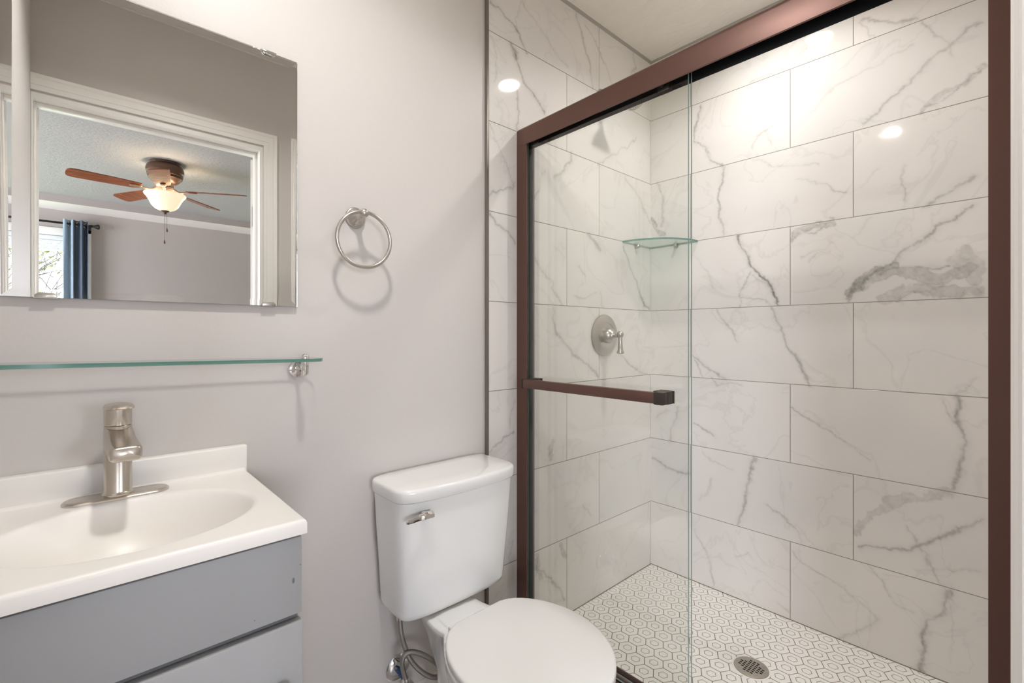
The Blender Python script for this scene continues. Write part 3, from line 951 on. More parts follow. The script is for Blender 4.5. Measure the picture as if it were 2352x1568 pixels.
for cx_, top in ((0.335, 1), (0.0, 1), (-0.048, 0), (0.335, 0)):
    c = MB()
    z = MZ1 if top else MZ0
    s = 1 if top else -1
    pl_ = [(cx_ - 0.015, z + s * 0.0012), (cx_ + 0.015, z + s * 0.0012), (cx_ + 0.015, z - s * 0.004), (cx_ + 0.010, z - s * 0.009), (cx_ - 0.010, z - s * 0.009), (cx_ - 0.015, z - s * 0.004)]
    c.prism(pl_, 1, MY - TH - 0.0025, MY - TH - 0.0002, 0.0008)
    c.box((cx_ - 0.016, MY - TH - 0.002, min(z + s * 0.0002, z + s * 0.0015)), (cx_ + 0.016, 0.004, max(z + s * 0.0002, z + s * 0.0015)))
    c.build('mirror_clip', m_chrome if top else m_nickel2, mr_)

# ---- glass shelf under the mirror
gs = thing('glass_shelf', (0.16, 0.0, 1.04), 'long clear green-edged glass shelf on a chrome bracket below the mirror', 'shelf')
SX0, SX1, SY0, SY1 = -0.132, 0.438, -0.115, -0.022
def shelf_pt(x, y, z):                     # the pane sits slightly off level
    return (x, y, z - (x - 0.16) * 0.014)
out = [(SX0, SY1), (SX0, SY0)]
for k in range(0, 13):
    a = -90 + 90 * k / 12
    out.append((SX1 - 0.050 + 0.050 * math.cos(math.radians(a)), SY0 + 0.050 + 0.050 * math.sin(math.radians(a))))
for k in range(0, 7):
    a = 90 * k / 6
    out.append((SX1 - 0.018 + 0.018 * math.cos(math.radians(a)), SY1 - 0.018 + 0.018 * math.sin(math.radians(a))))
sm = MB()
lo = [sm.bm.verts.new(shelf_pt(x, y, 1.0785)) for x, y in out]
hi = [sm.bm.verts.new(shelf_pt(x, y, 1.0860)) for x, y in out]
for vs_, mi in ((lo[::-1], 0), (hi, 0)):
    f = sm.bm.faces.new(vs_); f.material_index = mi
for k in range(len(out)):
    j = (k + 1) % len(out)
    f = sm.bm.faces.new((lo[k], lo[j], hi[j], hi[k])); f.material_index = 1; f.smooth = True
sm.build('pane', [m_longshelf, m_shelfe], gs)
wrap(lambda m: m.box((-0.1370, -0.100, 1.0700), (-0.1270, -0.040, 1.0822), 0.001), 'shelf_bracket', m_chrome, gs)
for bx in (0.401,):
    zz = shelf_pt(bx, 0, 1.0)[2] - 1.0
    b = MB()
    b.lathe([(0.0205, 0.0), (0.0205, 0.006), (0.0185, 0.011), (0.0155, 0.012), (0.0150, 0.0105), (0.004, 0.012), (0.004, 0.016)], (bx, 0.004, 1.052), (0, -1, 0), 36)
    b.lathe([(0.005, 0.0), (0.005, 0.05)], (bx, -0.006, 1.057), (0, -1, 0), 20)
    b.lathe([(0.0075, 0.0), (0.0088, 0.002), (0.0088, 0.0245), (0.0080, 0.0255), (0.0080, 0.0265), (0.0088, 0.0275), (0.0088, 0.0375 + zz)], (bx, -0.060, 1.041), (0, 0, 1), 28)
    b.lathe([(0.0098, 0.0), (0.0098, 0.002), (0.0085, 0.006), (0.0055, 0.0092), (0.0, 0.0102)], (bx, -0.060, 1.0862 + zz), (0, 0, 1), 28)
    b.build('shelf_bracket', m_chrome, gs)

# ---- vanity cabinet
VX0, VX1, VY = -0.135, 0.283, -0.418
vc = thing('vanity_cabinet', (0.074, -0.2, 0.0), 'flat grey painted vanity cabinet under the white sink top', 'cabinet')
b = MB()
b.box((VX0, -0.383, 0.09), (VX0 + 0.016, 0.003, 0.8035))
b.box((0.2635, -0.383, 0.09), (0.2795, 0.003, 0.8035))
b.box((VX0 + 0.016, -0.006, 0.09), (0.2635, 0.003, 0.8035))
b.box((VX0 + 0.016, -0.383, 0.6), (0.2635, -0.371, 0.8035))
b.box((VX0 + 0.016, -0.383, 0.09), (0.2635, -0.006, 0.106))
b.box((VX0, -0.330, 0.0), (0.2795, 0.003, 0.09))
b.build('body', m_cab, vc)
wrap(lambda m: m.box((VX0, -0.3845, 0.6515), (0.2775, -0.383, 0.664)), 'finger_gap', m_cabdark, vc)
wrap(lambda m: m.box((VX0 + 0.002, -0.400, 0.6635), (0.2805, -0.3832, 0.7945), 0.0025), 'drawer_front', m_cab, vc)
d_ = wrap(lambda m: m.box((VX0 + 0.002, -0.402, 0.095), (0.2815, -0.3832, 0.6510), 0.0025), 'door', m_cab, vc)
wrap(lambda m: m.lathe([(0.006, 0.0), (0.006, 0.010), (0.0135, 0.016), (0.0145, 0.021), (0.012, 0.026), (0.0, 0.028)], (0.243, -0.402, 0.553), (0, -1, 0), 28), 'knob', m_nickel2, d_, 'brushed nickel knob')
def chip(m, x, z, rx, rz, y=-0.4003):
    m.bm.faces.new([m.bm.verts.new((x + rx * math.cos(k * 0.5236), y, z + rz * math.sin(k * 0.5236))) for k in range(12)])
for _c in ((0.2665, 0.7225, 0.0020, 0.0050), (0.2775, 0.7460, 0.0010, 0.0012), (0.2070, 0.6790, 0.0010, 0.0008)):
    wrap(lambda m: chip(m, *_c), 'paint_chip', m_cabdark, vc, recalc=False)

# ---- sink top with moulded basin and backsplash
TZ = 0.828
vt = thing('washbasin', (0.074, -0.2, 0.8035), 'white one-piece vanity sink top with oval basin and backsplash', 'sink')
tm = MB()
nx, ny = 120, 116
BCX, BCY, BA, BB = 0.070, -0.232, 0.172, 0.138
def topz(x, y):
    s = math.hypot((x - BCX) / BA, (y - BCY) / BB)
    z = TZ
    if s < 1.06:
        k = max(0.0, min(1.0, (1.06 - s) / 0.12))
        k = k * k * (3 - 2 * k)
        z -= k * 0.009
        if s < 1.0:
            z -= 0.105 * (1 - s ** 2.3) ** 0.85
    e = min(x - VX0 + 1, VX1 - x, y - VY)   # eased front and right edge
    if e < 0.006:
        q = (0.006 - e) / 0.006
        z -= 0.006 * (1 - math.sqrt(max(0, 1 - q * q)))
    by = y + 0.020                          # cove into the backsplash
    if by > -0.010:
        q = min(1, (by + 0.010) / 0.010)
        z += 0.006 * q * q
    return z
def warp(a, lo, hi):
    return lo + (hi - lo) * a
xs = [warp(i / nx, VX0, VX1) for i in range(nx - 3)] + [VX1 - 0.006, VX1 - 0.003, VX1 - 0.0012, VX1]
xs = sorted(set(round(x, 5) for x in xs if x <= VX1))
ys = [VY, VY + 0.0012, VY + 0.003, VY + 0.006] + [warp(i / ny, VY + 0.006, -0.019) for i in range(1, ny + 1)]
G = [[tm.bm.verts.new((x, y, topz(x, y))) for x in xs] for y in ys]
fs = []
for j in range(len(ys) - 1):
    for i in range(len(xs) - 1):
        fs.append(tm.bm.faces.new((G[j][i], G[j][i + 1], G[j + 1][i + 1], G[j + 1][i])))
rim = [G[0][i] for i in range(len(xs))] + [G[j][-1] for j in range(1, len(ys))] + [G[-1][i] for i in range(len(xs) - 2, -1, -1)] + [G[j][0] for j in range(len(ys) - 2, 0, -1)]
lowr = [tm.bm.verts.new((v.co.x, v.co.y, 0.8040)) for v in rim]
for k in range(len(rim)):
    j = (k + 1) % len(rim)
    fs.append(tm.bm.faces.new((rim[k], lowr[k], lowr[j], rim[j])))
tm._new(fs)
tm.build('basin_slab', m_top, vt, angle=50)
wrap(lambda m: m.box((VX0, -0.0205, TZ - 0.02), (VX1 + 0.003, 0.0035, 0.8845), 0.0045, 3), 'backsplash', m_top, vt)
wrap(lambda m: m.lathe([(0.0, 0.0), (0.021, 0.0), (0.022, 0.002), (0.017, 0.0035), (0.0, 0.003)], (BCX, BCY, TZ - 0.1140), (0, 0, 1), 28), 'drain_ring', m_nickel2, vt)

# ---- faucet
fx, fy = 0.053, -0.060
fz = TZ
fa = thing('sink_faucet', (fx, fy, fz), 'brushed nickel single-handle faucet standing at the back of the sink', 'faucet')
def stadium(hw, hr, z, n=14):
    p = []
    for k in range(n + 1):
        a = -math.pi / 2 + math.pi * k / n
        p.append(Vector((fx + hw - hr + hr * math.cos(a), fy + hr * math.sin(a), z)))
    for k in range(n + 1):
        a = math.pi / 2 + math.pi * k / n
        p.append(Vector((fx - hw + hr + hr * math.cos(a), fy + hr * math.sin(a), z)))
    return p
m = MB(); m.loft([stadium(0.080, 0.0255, fz), stadium(0.080, 0.0255, fz + 0.003), stadium(0.077, 0.0225, fz + 0.006), stadium(0.074, 0.020, fz + 0.0068)])
m.build('deck_plate', m_nickel, fa)
m = MB(); m.lathe([(0.0250, 0.0062), (0.0250, 0.009), (0.0222, 0.0115), (0.0215, 0.013), (0.0215, 0.136), (0.0205, 0.1375)], (fx, fy, fz), (0, 0, 1), 48)
m.build('body', m_nickel, fa)
def turn(x, y, z, a=math.radians(4)):       # the spout points slightly right of square
    dx, dy = x - fx, y - fy
    return (fx + dx * math.cos(a) - dy * math.sin(a), fy + dx * math.sin(a) + dy * math.cos(a), z)
def wf(y):
    return 1.0 + 0.16 * max(0, min(1, -y / 0.06))
def spout(m):
    secs = []
    for y_, zt, zb, hw in ((0.010, 0.137, 0.088, 0.0212), (-0.012, 0.1365, 0.088, 0.0214), (-0.022, 0.131, 0.090, 0.0212), (-0.034, 0.1235, 0.0925, 0.0208), (-0.055, 0.118, 0.0900, 0.0205), (-0.080, 0.1145, 0.0870, 0.0205), (-0.096, 0.1130, 0.0855, 0.0204), (-0.1015, 0.1122, 0.0860, 0.0190), (-0.1045, 0.1095, 0.0885, 0.0160)):
        c = []
        for q in range(28):
            a = 2 * math.pi * q / 28
            ca, sa = math.cos(a), math.sin(a)
            e = 0.42
            X = hw * math.copysign(abs(ca) ** e, ca)
            Z = (zt + zb) / 2 + (zt - zb) / 2 * math.copysign(abs(sa) ** e, sa)
            c.append(turn(fx + X * wf(y_), fy + y_, fz + Z))
        secs.append(c)
    m.loft(secs)
wrap(spout, 'spout', m_nickel, fa, angle=50)
def lever(m):
    m.lathe([(0.0205, 0.1385), (0.0213, 0.1400), (0.0213, 0.1690)], (fx, fy, fz), (0, 0, 1), 48)
    ring = []
    for hw, r0, y1, z in ((0.0213, 0.0213, -0.030, 0.1685), (0.0222, 0.0222, -0.061, 0.1715), (0.0218, 0.0218, -0.064, 0.1750), (0.0190, 0.0190, -0.058, 0.1785), (0.010, 0.010, -0.046, 0.1805)):
        c = []
        for q in range(40):
            a = 2 * math.pi * q / 40
            x_ = hw * math.cos(a)
            y_ = r0 * math.sin(a)
            if y_ < 0:
                t_ = -y_ / r0
                x_ = hw * math.copysign(abs(math.cos(a)) ** 0.45, math.cos(a))
                y_ = y1 * t_ ** 0.8
            drop = 0.0035 * max(0, -y_) / 0.05
            c.append(turn(fx + x_, fy + y_, fz + z + drop * 0.6))
        ring.append(c)
    m.loft(ring)
wrap(lever, 'lever', m_nickel, fa, angle=45)

# ---- towel ring
tw = thing('towel_ring', (0.555, 0.004, 1.458), 'satin nickel towel ring on a round rosette, wall right of the mirror', 'towel ring')
wrap(lambda m: m.lathe([(0.0275, 0.0), (0.0285, 0.003), (0.0265, 0.006), (0.0250, 0.0065), (0.0250, 0.0085), (0.0225, 0.011), (0.0215, 0.011), (0.0205, 0.0135), (0.0135, 0.019), (0.0085, 0.026), (0.0075, 0.045)], (0.555, 0.004, 1.458), (0, -1, 0), 48), 'rosette', m_nickel2, tw)
wrap(lambda m: m.sphere((0.5535, -0.055, 1.4595), 0.0125, 28), 'ball', m_nickel2, tw)
wrap(lambda m: m.torus((0.5545, -0.0555, 1.3895), 0.0725, 0.0050, 80, 16, (0.05, 1, 0.03)), 'ring', m_nickel2, tw)

# ---- toilet
TX = 0.789
to = thing('toilet', (TX, -0.35, 0.0), 'white two-piece toilet with closed lid between the vanity and the shower', 'toilet')
def tank_ring(hw, yb, yf, z, bow=0.012, n=128, e=7.0):
    cy, hd = (yb + yf) / 2, (yb - yf) / 2
    r = []
    for k in range(n):
        a = 2 * math.pi * k / n
        ca, sa = math.cos(a), math.sin(a)
        ee = e if sa > 0 else 6.4
        # superellipse by radius
        rad = (abs(ca) ** ee + abs(sa) ** ee) ** (-1 / ee)
        x, y = rad * ca, rad * sa
        yy = cy + hd * y
        if y < 0:
            yy -= bow * (1 - x * x) * (-y)
        r.append((TX - 0.006 + (hw + 0.006) * x, yy, z))
    return r
tk = MB()
tk.loft([tank_ring(0.150, -0.022, -0.150, 0.3920, 0.006), tank_ring(0.160, -0.020, -0.162, 0.3935, 0.007), tank_ring(0.1665, -0.018, -0.170, 0.400, 0.008), tank_ring(0.1695, -0.016, -0.174, 0.414, 0.009),
         tank_ring(0.176, -0.014, -0.182, 0.52, 0.012), tank_ring(0.183, -0.013, -0.188, 0.62, 0.013), tank_ring(0.1885, -0.013, -0.192, 0.7105, 0.014)])
tank = tk.build('tank', m_porc, to, angle=60)
ld = MB()
ld.loft([tank_ring(0.1875, -0.012, -0.192, 0.7120, 0.014), tank_ring(0.1925, -0.010, -0.198, 0.7135, 0.015), tank_ring(0.1940, -0.009, -0.200, 0.7170, 0.016), tank_ring(0.1940, -0.009, -0.200, 0.7375, 0.016),
         tank_ring(0.1932, -0.0095, -0.1992, 0.7420, 0.016), tank_ring(0.1905, -0.012, -0.1965, 0.7458, 0.0155), tank_ring(0.186, -0.016, -0.192, 0.7474, 0.015), tank_ring(0.12, -0.05, -0.15, 0.7485, 0.010)])
ld.build('tank_lid', m_porc, to, angle=60)
# flush lever on the tank front
fl = MB()
yl = -0.206
fl.lathe([(0.009, 0.0), (0.009, 0.010)], (0.645, -0.200, 0.681), (0, -1, 0), 20)
prof = [(0.590, 0.6775, 0.008), (0.596, 0.6785, 0.013), (0.610, 0.680, 0.0165), (0.630, 0.6815, 0.0185), (0.636, 0.6820, 0.0190), (0.660, 0.6815, 0.0180), (0.666, 0.6810, 0.0150)]
rg = []
for x_, z_, h_ in prof:
    th_ = 0.006 if x_ < 0.633 else 0.010
    rg.append([(x_, yl - 0.004, z_ + h_ * .5), (x_, yl - 0.004 - th_ * .6, z_ + h_ * .45), (x_, yl - 0.004 - th_, z_ + h_ * .15), (x_, yl - 0.004 - th_, z_ - h_ * .4), (x_, yl - 0.004 - th_ * .6, z_ - h_ * .5), (x_, yl - 0.004, z_ - h_ * .5)])
fl.loft(rg)
fl.build('flush_lever', m_chrome, to, angle=30)['label'] = 'chrome flush lever'
# bowl and pedestal
def egg(hw, yb, yc, yf, z, wb=None, n=96, sharp=False, dip=0.0):
    """plan outline: semi-ellipse to the front, tapering sides to a back edge of half width wb"""
    wb = hw * 0.6 if wb is None else wb
    r = []
    for k in range(n):
        a = 2 * math.pi * k / n
        ca, sa = math.cos(a), math.sin(a)
        if sa <= 0:
            r.append((TX - 0.034 + hw * ca, yc + (yc - yf) * sa, z))
        else:
            s_ = sa ** 1.0
            # blend ellipse -> squared-off back
            q = 8.0 if sharp else 3.2
            rad = (abs(ca) ** q + abs(sa) ** q) ** (-1 / q)
            x_, y_ = rad * ca, rad * sa
            w_ = hw + (wb - hw) * (max(0, y_) ** 2.1 if sharp else min(1.0, max(0, y_) / 0.48) ** 1.7)
            yy = yc + (yb - yc) * y_
            dz = dip * max(0.0, min(1.0, (yy + 0.275) / 0.06))
            r.append((TX - 0.034 + w_ * x_, yy, z - dz))
    return r
bw = MB()
bw.loft([egg(0.112, -0.14, -0.36, -0.55, 0.0, 0.10), egg(0.110, -0.14, -0.36, -0.545, 0.03, 0.098), egg(0.094, -0.150, -0.36, -0.52, 0.10, 0.078), egg(0.096, -0.152, -0.37, -0.53, 0.17, 0.068),
         egg(0.120, -0.140, -0.40, -0.575, 0.25, 0.072), egg(0.150, -0.085, -0.43, -0.62, 0.325, 0.078), egg(0.168, -0.05, -0.45, -0.656, 0.362, 0.086), egg(0.174, -0.045, -0.455, -0.665, 0.385, 0.090, dip=0.010), egg(0.173, -0.045, -0.455, -0.664, 0.395, 0.090, dip=0.012), egg(0.167, -0.05, -0.455, -0.657, 0.3985, 0.086, dip=0.013), egg(0.10, -0.12, -0.40, -0.50, 0.399, 0.07, dip=0.013)])
bw.build('bowl', m_porc, to, angle=60)
def slab(m, hw, yb, yc, yf, z0, z1, wb, e=0.004):
    E_ = lambda *a: egg(*a, sharp=True)
    m.loft([E_(hw - e, yb - e * .5, yc, yf + e, z0, wb - e), E_(hw, yb, yc, yf, z0 + e * .7, wb), E_(hw, yb, yc, yf, z1 - e, wb), E_(hw - e * .4, yb - e * .3, yc, yf + e * .4, z1 - e * .3, wb - e * .4), E_(hw - e * 1.6, yb - e, yc, yf + e * 1.6, z1, wb - e * 1.6), E_(hw * .5, yb - .1, yc, yc + (yf - yc) * .5, z1 + 0.0015, wb * .5)])
wrap(lambda m: slab(m, 0.1775, -0.286, -0.47, -0.673, 0.3990, 0.4140, 0.106), 'seat', m_seat, to, angle=60)
wrap(lambda m: slab(m, 0.1780, -0.292, -0.47, -0.675, 0.4165, 0.4330, 0.104), 'seat_lid', m_seat, to, angle=60)
def ink(m):
    random.seed(2)
    x_ = TX - 0.045
    for row in range(2):
        q = x_ + row * 0.006
        for k in range(9 - row * 4):
            l_ = random.uniform(0.0018, 0.0040)
            y_ = -0.2805 - row * 0.0042
            m.bm.faces.new([m.bm.verts.new(p) for p in ((q, y_, 0.4219), (q + l_, y_, 0.4219), (q + l_, y_ + 0.0016, 0.4219), (q, y_ + 0.0016, 0.4219))])
            q += l_ + 0.0008
def mount(m):
    m.box((TX - 0.034 - 0.088, -0.2915, 0.3990), (TX - 0.034 + 0.088, -0.276, 0.4215), 0.004, 3)
wrap(mount, 'hinge_cover', m_seat, to)
wrap(ink, 'printed_label', m_ink2, to, recalc=False)

# ---- water supply under the tank
ws = thing('water_supply', (0.676, 0.004, 0.165), 'braided steel water hose looping from the wall valve up to the toilet tank', 'water supply')
wrap(lambda m: m.lathe([(0.039, 0.0), (0.039, 0.002), (0.033, 0.008), (0.020, 0.0115), (0.0115, 0.0125)], (0.686, 0.004, 0.166), (0, -1, 0), 40), 'escutcheon', m_chrome, ws)
wrap(lambda m: m.lathe([(0.0085, 0.0), (0.0085, 0.055)], (0.682, -0.004, 0.166), (-0.05, -1, -0.05), 20), 'pipe_stub', m_blue, ws, 'blue pipe stub')
def stopv(m):
    m.lathe([(0.0125, 0.0), (0.0125, 0.030), (0.0095, 0.034)], (0.678, -0.052, 0.160), (0, -1, 0), 24)
    m.lathe([(0.009, -0.03), (0.010, 0.0), (0.010, 0.022)], (0.674, -0.075, 0.150), (-0.12, 0, 1), 24)
    m.lathe([(0.006, 0.0), (0.006, 0.02), (0.017, 0.022), (0.018, 0.030), (0.0, 0.032)], (0.676, -0.084, 0.155), (0, -1, 0), 24)
wrap(stopv, 'stop_valve', m_chrome, ws)
hp = spline([(0.670, -0.075, 0.172), (0.660, -0.075, 0.204), (0.652, -0.080, 0.240), (0.658, -0.085, 0.260), (0.676, -0.090, 0.262), (0.704, -0.100, 0.247), (0.733, -0.110, 0.221), (0.754, -0.112, 0.190), (0.752, -0.111, 0.170), (0.732, -0.102, 0.172), (0.703, -0.090, 0.197), (0.678, -0.080, 0.234), (0.663, -0.075, 0.274), (0.653, -0.072, 0.319), (0.650, -0.070, 0.358)], 10)
wrap(lambda m: m.tube(hp, 0.0068, 16), 'hose', m_hose, ws)
wrap(lambda m: m.lathe([(0.0085, 0.0), (0.0095, 0.004), (0.0095, 0.014), (0.0082, 0.022)], (0.671, -0.075, 0.166), (-0.25, 0, 1), 18), 'hose_nut', m_chrome, ws)
wrap(lambda m: m.lathe([(0.0085, 0.0), (0.0088, 0.012), (0.0125, 0.0135), (0.0138, 0.020), (0.0138, 0.038)], (0.650, -0.070, 0.354), (0, 0, 1), 18), 'hose_nut', m_chrome, ws)

# ---- shower enclosure: fixed frame
XF, XB = 1.157, 1.2065
sf = thing('shower_door_frame', (1.18, -0.62, 0.10), 'oil-rubbed bronze header, jambs and sill framing the shower opening', 'shower frame')
hdr = MB()
prof = [(XF + 0.0010, 1.8085), (XF, 1.810), (XF, 1.862), (XF + 0.0015, 1.868), (XF + 0.006, 1.8725), (XF + 0.012, 1.8735), (XB - 0.006, 1.8735), (XB, 1.870), (XB, 1.8085), (XB - 0.003, 1.8085), (XB - 0.003, 1.868), (XF + 0.012, 1.868), (XF + 0.005, 1.860), (XF + 0.0035, 1.850), (XF + 0.0035, 1.8085)]
hdr.prism([(x_, z_) for x_, z_ in prof], 1, -1.2425, 0.0)
for v_ in hdr.bm.verts:                     # the header climbs slightly towards the far jamb
    v_.co.z += -v_.co.y * (0.008 + 0.009 * max(0.0, min(1.0, (v_.co.z - 1.8085) / 0.066)))
header = hdr.build('header', m_bronze, sf, angle=30)
wrap(lambda m: (m.box((XF + 0.004, -1.2, 1.8600), (XB - 0.0035, -0.01, 1.8675)), m.box((XB - 0.0045, -1.24, 1.8095), (XB - 0.0031, -0.002, 1.866))), 'inner_channel', m_black, header)
def jamb(m, y0, s):
    pr = [(XF, 0), (XF, 0.050), (XF + 0.0045, 0.050), (XF + 0.0045, 0.012), (XB - 0.0045, 0.012), (XB - 0.0045, 0.040), (XB, 0.040), (XB, 0)]
    m.prism([(x_, y0 + s * y_) for x_, y_ in pr], 2, 0.10, 1.8085)
j1 = wrap(lambda m: jamb(m, 0.0, -1), 'jamb', m_bronze, sf)
wrap(lambda m: m.box((XF + 0.0055, -0.019, 0.135), (XB - 0.0055, -0.0125, 1.805)), 'bumper_strip', m_black, j1)
j2 = wrap(lambda m: jamb(m, -1.2435, 1), 'jamb', m_bronze, sf)
sl = MB()
pr = [(XF, 0.100), (XF, 0.112), (XF + 0.004, 0.118), (XF + 0.010, 0.118), (XF + 0.010, 0.110), (XF + 0.021, 0.110), (XF + 0.021, 0.126), (XF + 0.026, 0.126), (XF + 0.026, 0.110), (XB - 0.008, 0.110), (XB - 0.008, 0.132), (XB - 0.003, 0.132), (XB, 0.100)]
sl.prism(pr, 1, -1.1935, -0.0505)
sl.build('sill_track', m_bronze, sf, angle=20)

# ---- the two sliding glass panels, both pushed to the left
def panel(name, x, y0, y1, label):
    root = thing(name, (x, (y0 + y1) / 2, 0.112), label, 'shower door', 'sliding shower door panels')
    m = MB()
    t = 0.0058
    z0, z1 = (0.119, 1.836)
    X0, X1 = x - t / 2, x + t / 2
    v = [m.bm.verts.new(p) for p in ((X0, y0, z0), (X1, y0, z0), (X1, y1, z0), (X0, y1, z0), (X0, y0, z1), (X1, y0, z1), (X1, y1, z1), (X0, y1, z1))]
    for idx, mi in (((0, 3, 7, 4), 0), ((1, 5, 6, 2), 0), ((0, 4, 5, 1), 1), ((3, 2, 6, 7), 1), ((0, 1, 2, 3), 1), ((4, 7, 6, 5), 1)):
        f = m.bm.faces.new([v[i] for i in idx]); f.material_index = mi; f.smooth = False
    m.build('glass', [m_dpanel, m_gedge], root, angle=1)
    for hy in (y1 - 0.045 if y1 > y0 else y0, y0 + 0.075):
        h = MB()
        sx_ = x + t / 2
        h.box((sx_ + 0.0003, hy - 0.016, 1.806), (sx_ + 0.0033, hy + 0.016, 1.846), 0.0008)
        h.lathe([(0.010, 0.0), (0.010, 0.0045), (0.006, 0.005)], (sx_ + 0.0035, hy, 1.848), (1, 0, 0), 24)
        h.lathe([(0.0055, 0.0), (0.0055, 0.003), (0.003, 0.0042)], (x - t / 2, hy, 1.818), (-1, 0, 0), 20)
        h.build('roller_hanger', m_bronzedark, root)
    return root, m
YR = -0.640
p1, _ = panel('shower_door_panel', 1.1745, YR, -0.024, 'outer sliding glass shower panel, the one carrying the bronze towel bar')
p2, _ = panel('shower_door_panel', 1.1925, YR + 0.0008, -0.022, 'inner sliding glass shower panel, directly behind the one with the towel bar')
wrap(lambda m: m.box((1.1955, -0.0455, 0.119), (1.1985, -0.0225, 1.805)), 'edge_seal', m_seal, p2)
# towel bar on the outer panel
tb = wrap(lambda m: m.box((1.1110, -0.598, 0.9570), (1.1300, -0.078, 0.9865), 0.0022), 'towel_bar', m_bronze, p1)
def bracket(m, ya, yb):
    # rounded post from the glass out to the bar
    s = 1 if yb > ya else -1
    pr = [(1.1715, ya), (1.1715, yb)]
    m.box((1.1330, min(ya, yb), 0.9545), (1.1605, max(ya, yb), 0.9885), 0.0025)
    m.box((1.1625, min(ya, yb) + 0.001, 0.9550), (1.1675, max(ya, yb) - 0.001, 0.9880), 0.001)
    m.box((1.1685, min(ya, yb), 0.9545), (1.1712, max(ya, yb), 0.9885), 0.001)
wrap(lambda m: bracket(m, -0.603, -0.560), 'bar_bracket', m_bronzedark, tb)
wrap(lambda m: bracket(m, -0.072, -0.115), 'bar_bracket', m_bronzedark, tb)
wrap(lambda m: m.box((1.1098, -0.6035, 0.9548), (1.1335, -0.575, 0.9882), 0.003), 'end_cap', m_bronzedark, tb)
wrap(lambda m: m.box((1.1098, -0.0785, 0.9548), (1.1335, -0.0715, 0.9882), 0.002), 'end_cap', m_bronzedark, tb)

# ---- shower fittings
sv = thing('shower_valve', (1.672, 0.0, 1.135), 'round nickel shower valve plate with a lever handle on the tiled wall', 'shower valve')
wrap(lambda m: m.lathe([(0.0880, 0.0), (0.0895, 0.003), (0.0880, 0.007), (0.083, 0.0095), (0.072, 0.0145), (0.058, 0.018), (0.0545, 0.0175), (0.051, 0.0145), (0.030, 0.0140), (0.0, 0.0140)], (1.672, 0.0, 1.135), (0, -1, 0), 64), 'plate', m_nickel2, sv)
wrap(lambda m: m.lathe([(0.0335, 0.0135), (0.0340, 0.020), (0.0325, 0.031), (0.0280, 0.042), (0.0205, 0.049), (0.0165, 0.052), (0.0150, 0.056), (0.0115, 0.062), (0.0095, 0.070), (0.0105, 0.0745)], (1.672, 0.0, 1.135), (0, -1, 0), 48), 'hub', m_nickel2, sv)
def vlev(m):
    m.sphere((1.672, -0.084, 1.139), 0.0150, 24)
    m.lathe([(0.0095, 0.0), (0.0085, 0.010), (0.0090, 0.026), (0.0120, 0.058), (0.0150, 0.062), (0.0155, 0.067), (0.0125, 0.0705), (0.0, 0.072)], (1.672, -0.084, 1.128), (0.0, -0.02, -1), 28)
wrap(vlev, 'lever', m_nickel2, sv)

sh = thing('shower_sprayer', (1.655, 0.0, 2.13), 'nickel shower head hanging high on the tiled wall, half behind the header', 'shower head')
wrap(lambda m: m.lathe([(0.028, 0.0), (0.028, 0.003), (0.022, 0.010), (0.011, 0.013)], (1.655, 0.0, 2.165), (0, -1, 0), 36), 'flange', m_nickel2, sh)
wrap(lambda m: m.tube(spline([(1.655, -0.005, 2.165), (1.655, -0.06, 2.168), (1.655, -0.105, 2.155), (1.655, -0.135, 2.128)], 8), 0.0095, 16), 'arm', m_nickel2, sh)
hax = Vector((0.0, -0.62, -0.78)).normalized()
ho = Vector((1.655, -0.132, 2.132))
wrap(lambda m: m.lathe([(0.011, 0.0), (0.0135, 0.006), (0.0135, 0.016), (0.017, 0.024), (0.030, 0.036), (0.042, 0.050), (0.0455, 0.058), (0.0455, 0.064), (0.043, 0.066), (0.0, 0.0665)], ho, hax, 40), 'head', m_nickel2, sh)
def nozz(m):
    u = hax.orthogonal().normalized(); w = hax.cross(u)
    for R_n, nn in ((0.037, 28), (0.028, 20), (0.019, 12)):
        for k in range(nn):
            a = 2 * math.pi * k / nn
            m.lathe([(0.0016, 0.0662), (0.0013, 0.0684)], ho + (u * math.cos(a) + w * math.sin(a)) * R_n, hax, 6)
wrap(nozz, 'nozzles', m_seal, sh, 'dark rubber nozzles')

cs = thing('corner_shelf', (2.0484, 0.0, 1.5505), 'quarter-round glass corner shelf in the shower corner', 'shelf')
sm = MB()
pts = [(2.0475, -0.001)]
for k in range(31):
    a = math.radians(90 * k / 30)
    pts.append((2.0475 - 0.236 * math.cos(a), -0.001 - 0.236 * math.sin(a)))
def flat(x, y):
    return (x, y)
lo = [sm.bm.verts.new((x, y, 1.5540)) for x, y in pts]
hi = [sm.bm.verts.new((x, y, 1.5620)) for x, y in pts]
for vs_ in (lo[::-1], hi):
    f = sm.bm.faces.new(vs_); f.material_index = 0
for k in range(len(pts)):
    j = (k + 1) % len(pts)
    f = sm.bm.faces.new((lo[k], lo[j], hi[j], hi[k])); f.material_index = 1; f.smooth = True
sm.build('pane', [m_shelfg, m_shelfe], cs)
for a_, b_ in (((1.915, 0.0, 1.5480), (0, -1, 0)), ((2.0484, -0.135, 1.5480), (-1, 0, 0))):
    wrap(lambda m: (m.lathe([(0.0075, 0.0), (0.0085, 0.003), (0.0085, 0.017), (0.006, 0.020)], a_, b_, 20)), 'shelf_clip', m_nickel2, cs)

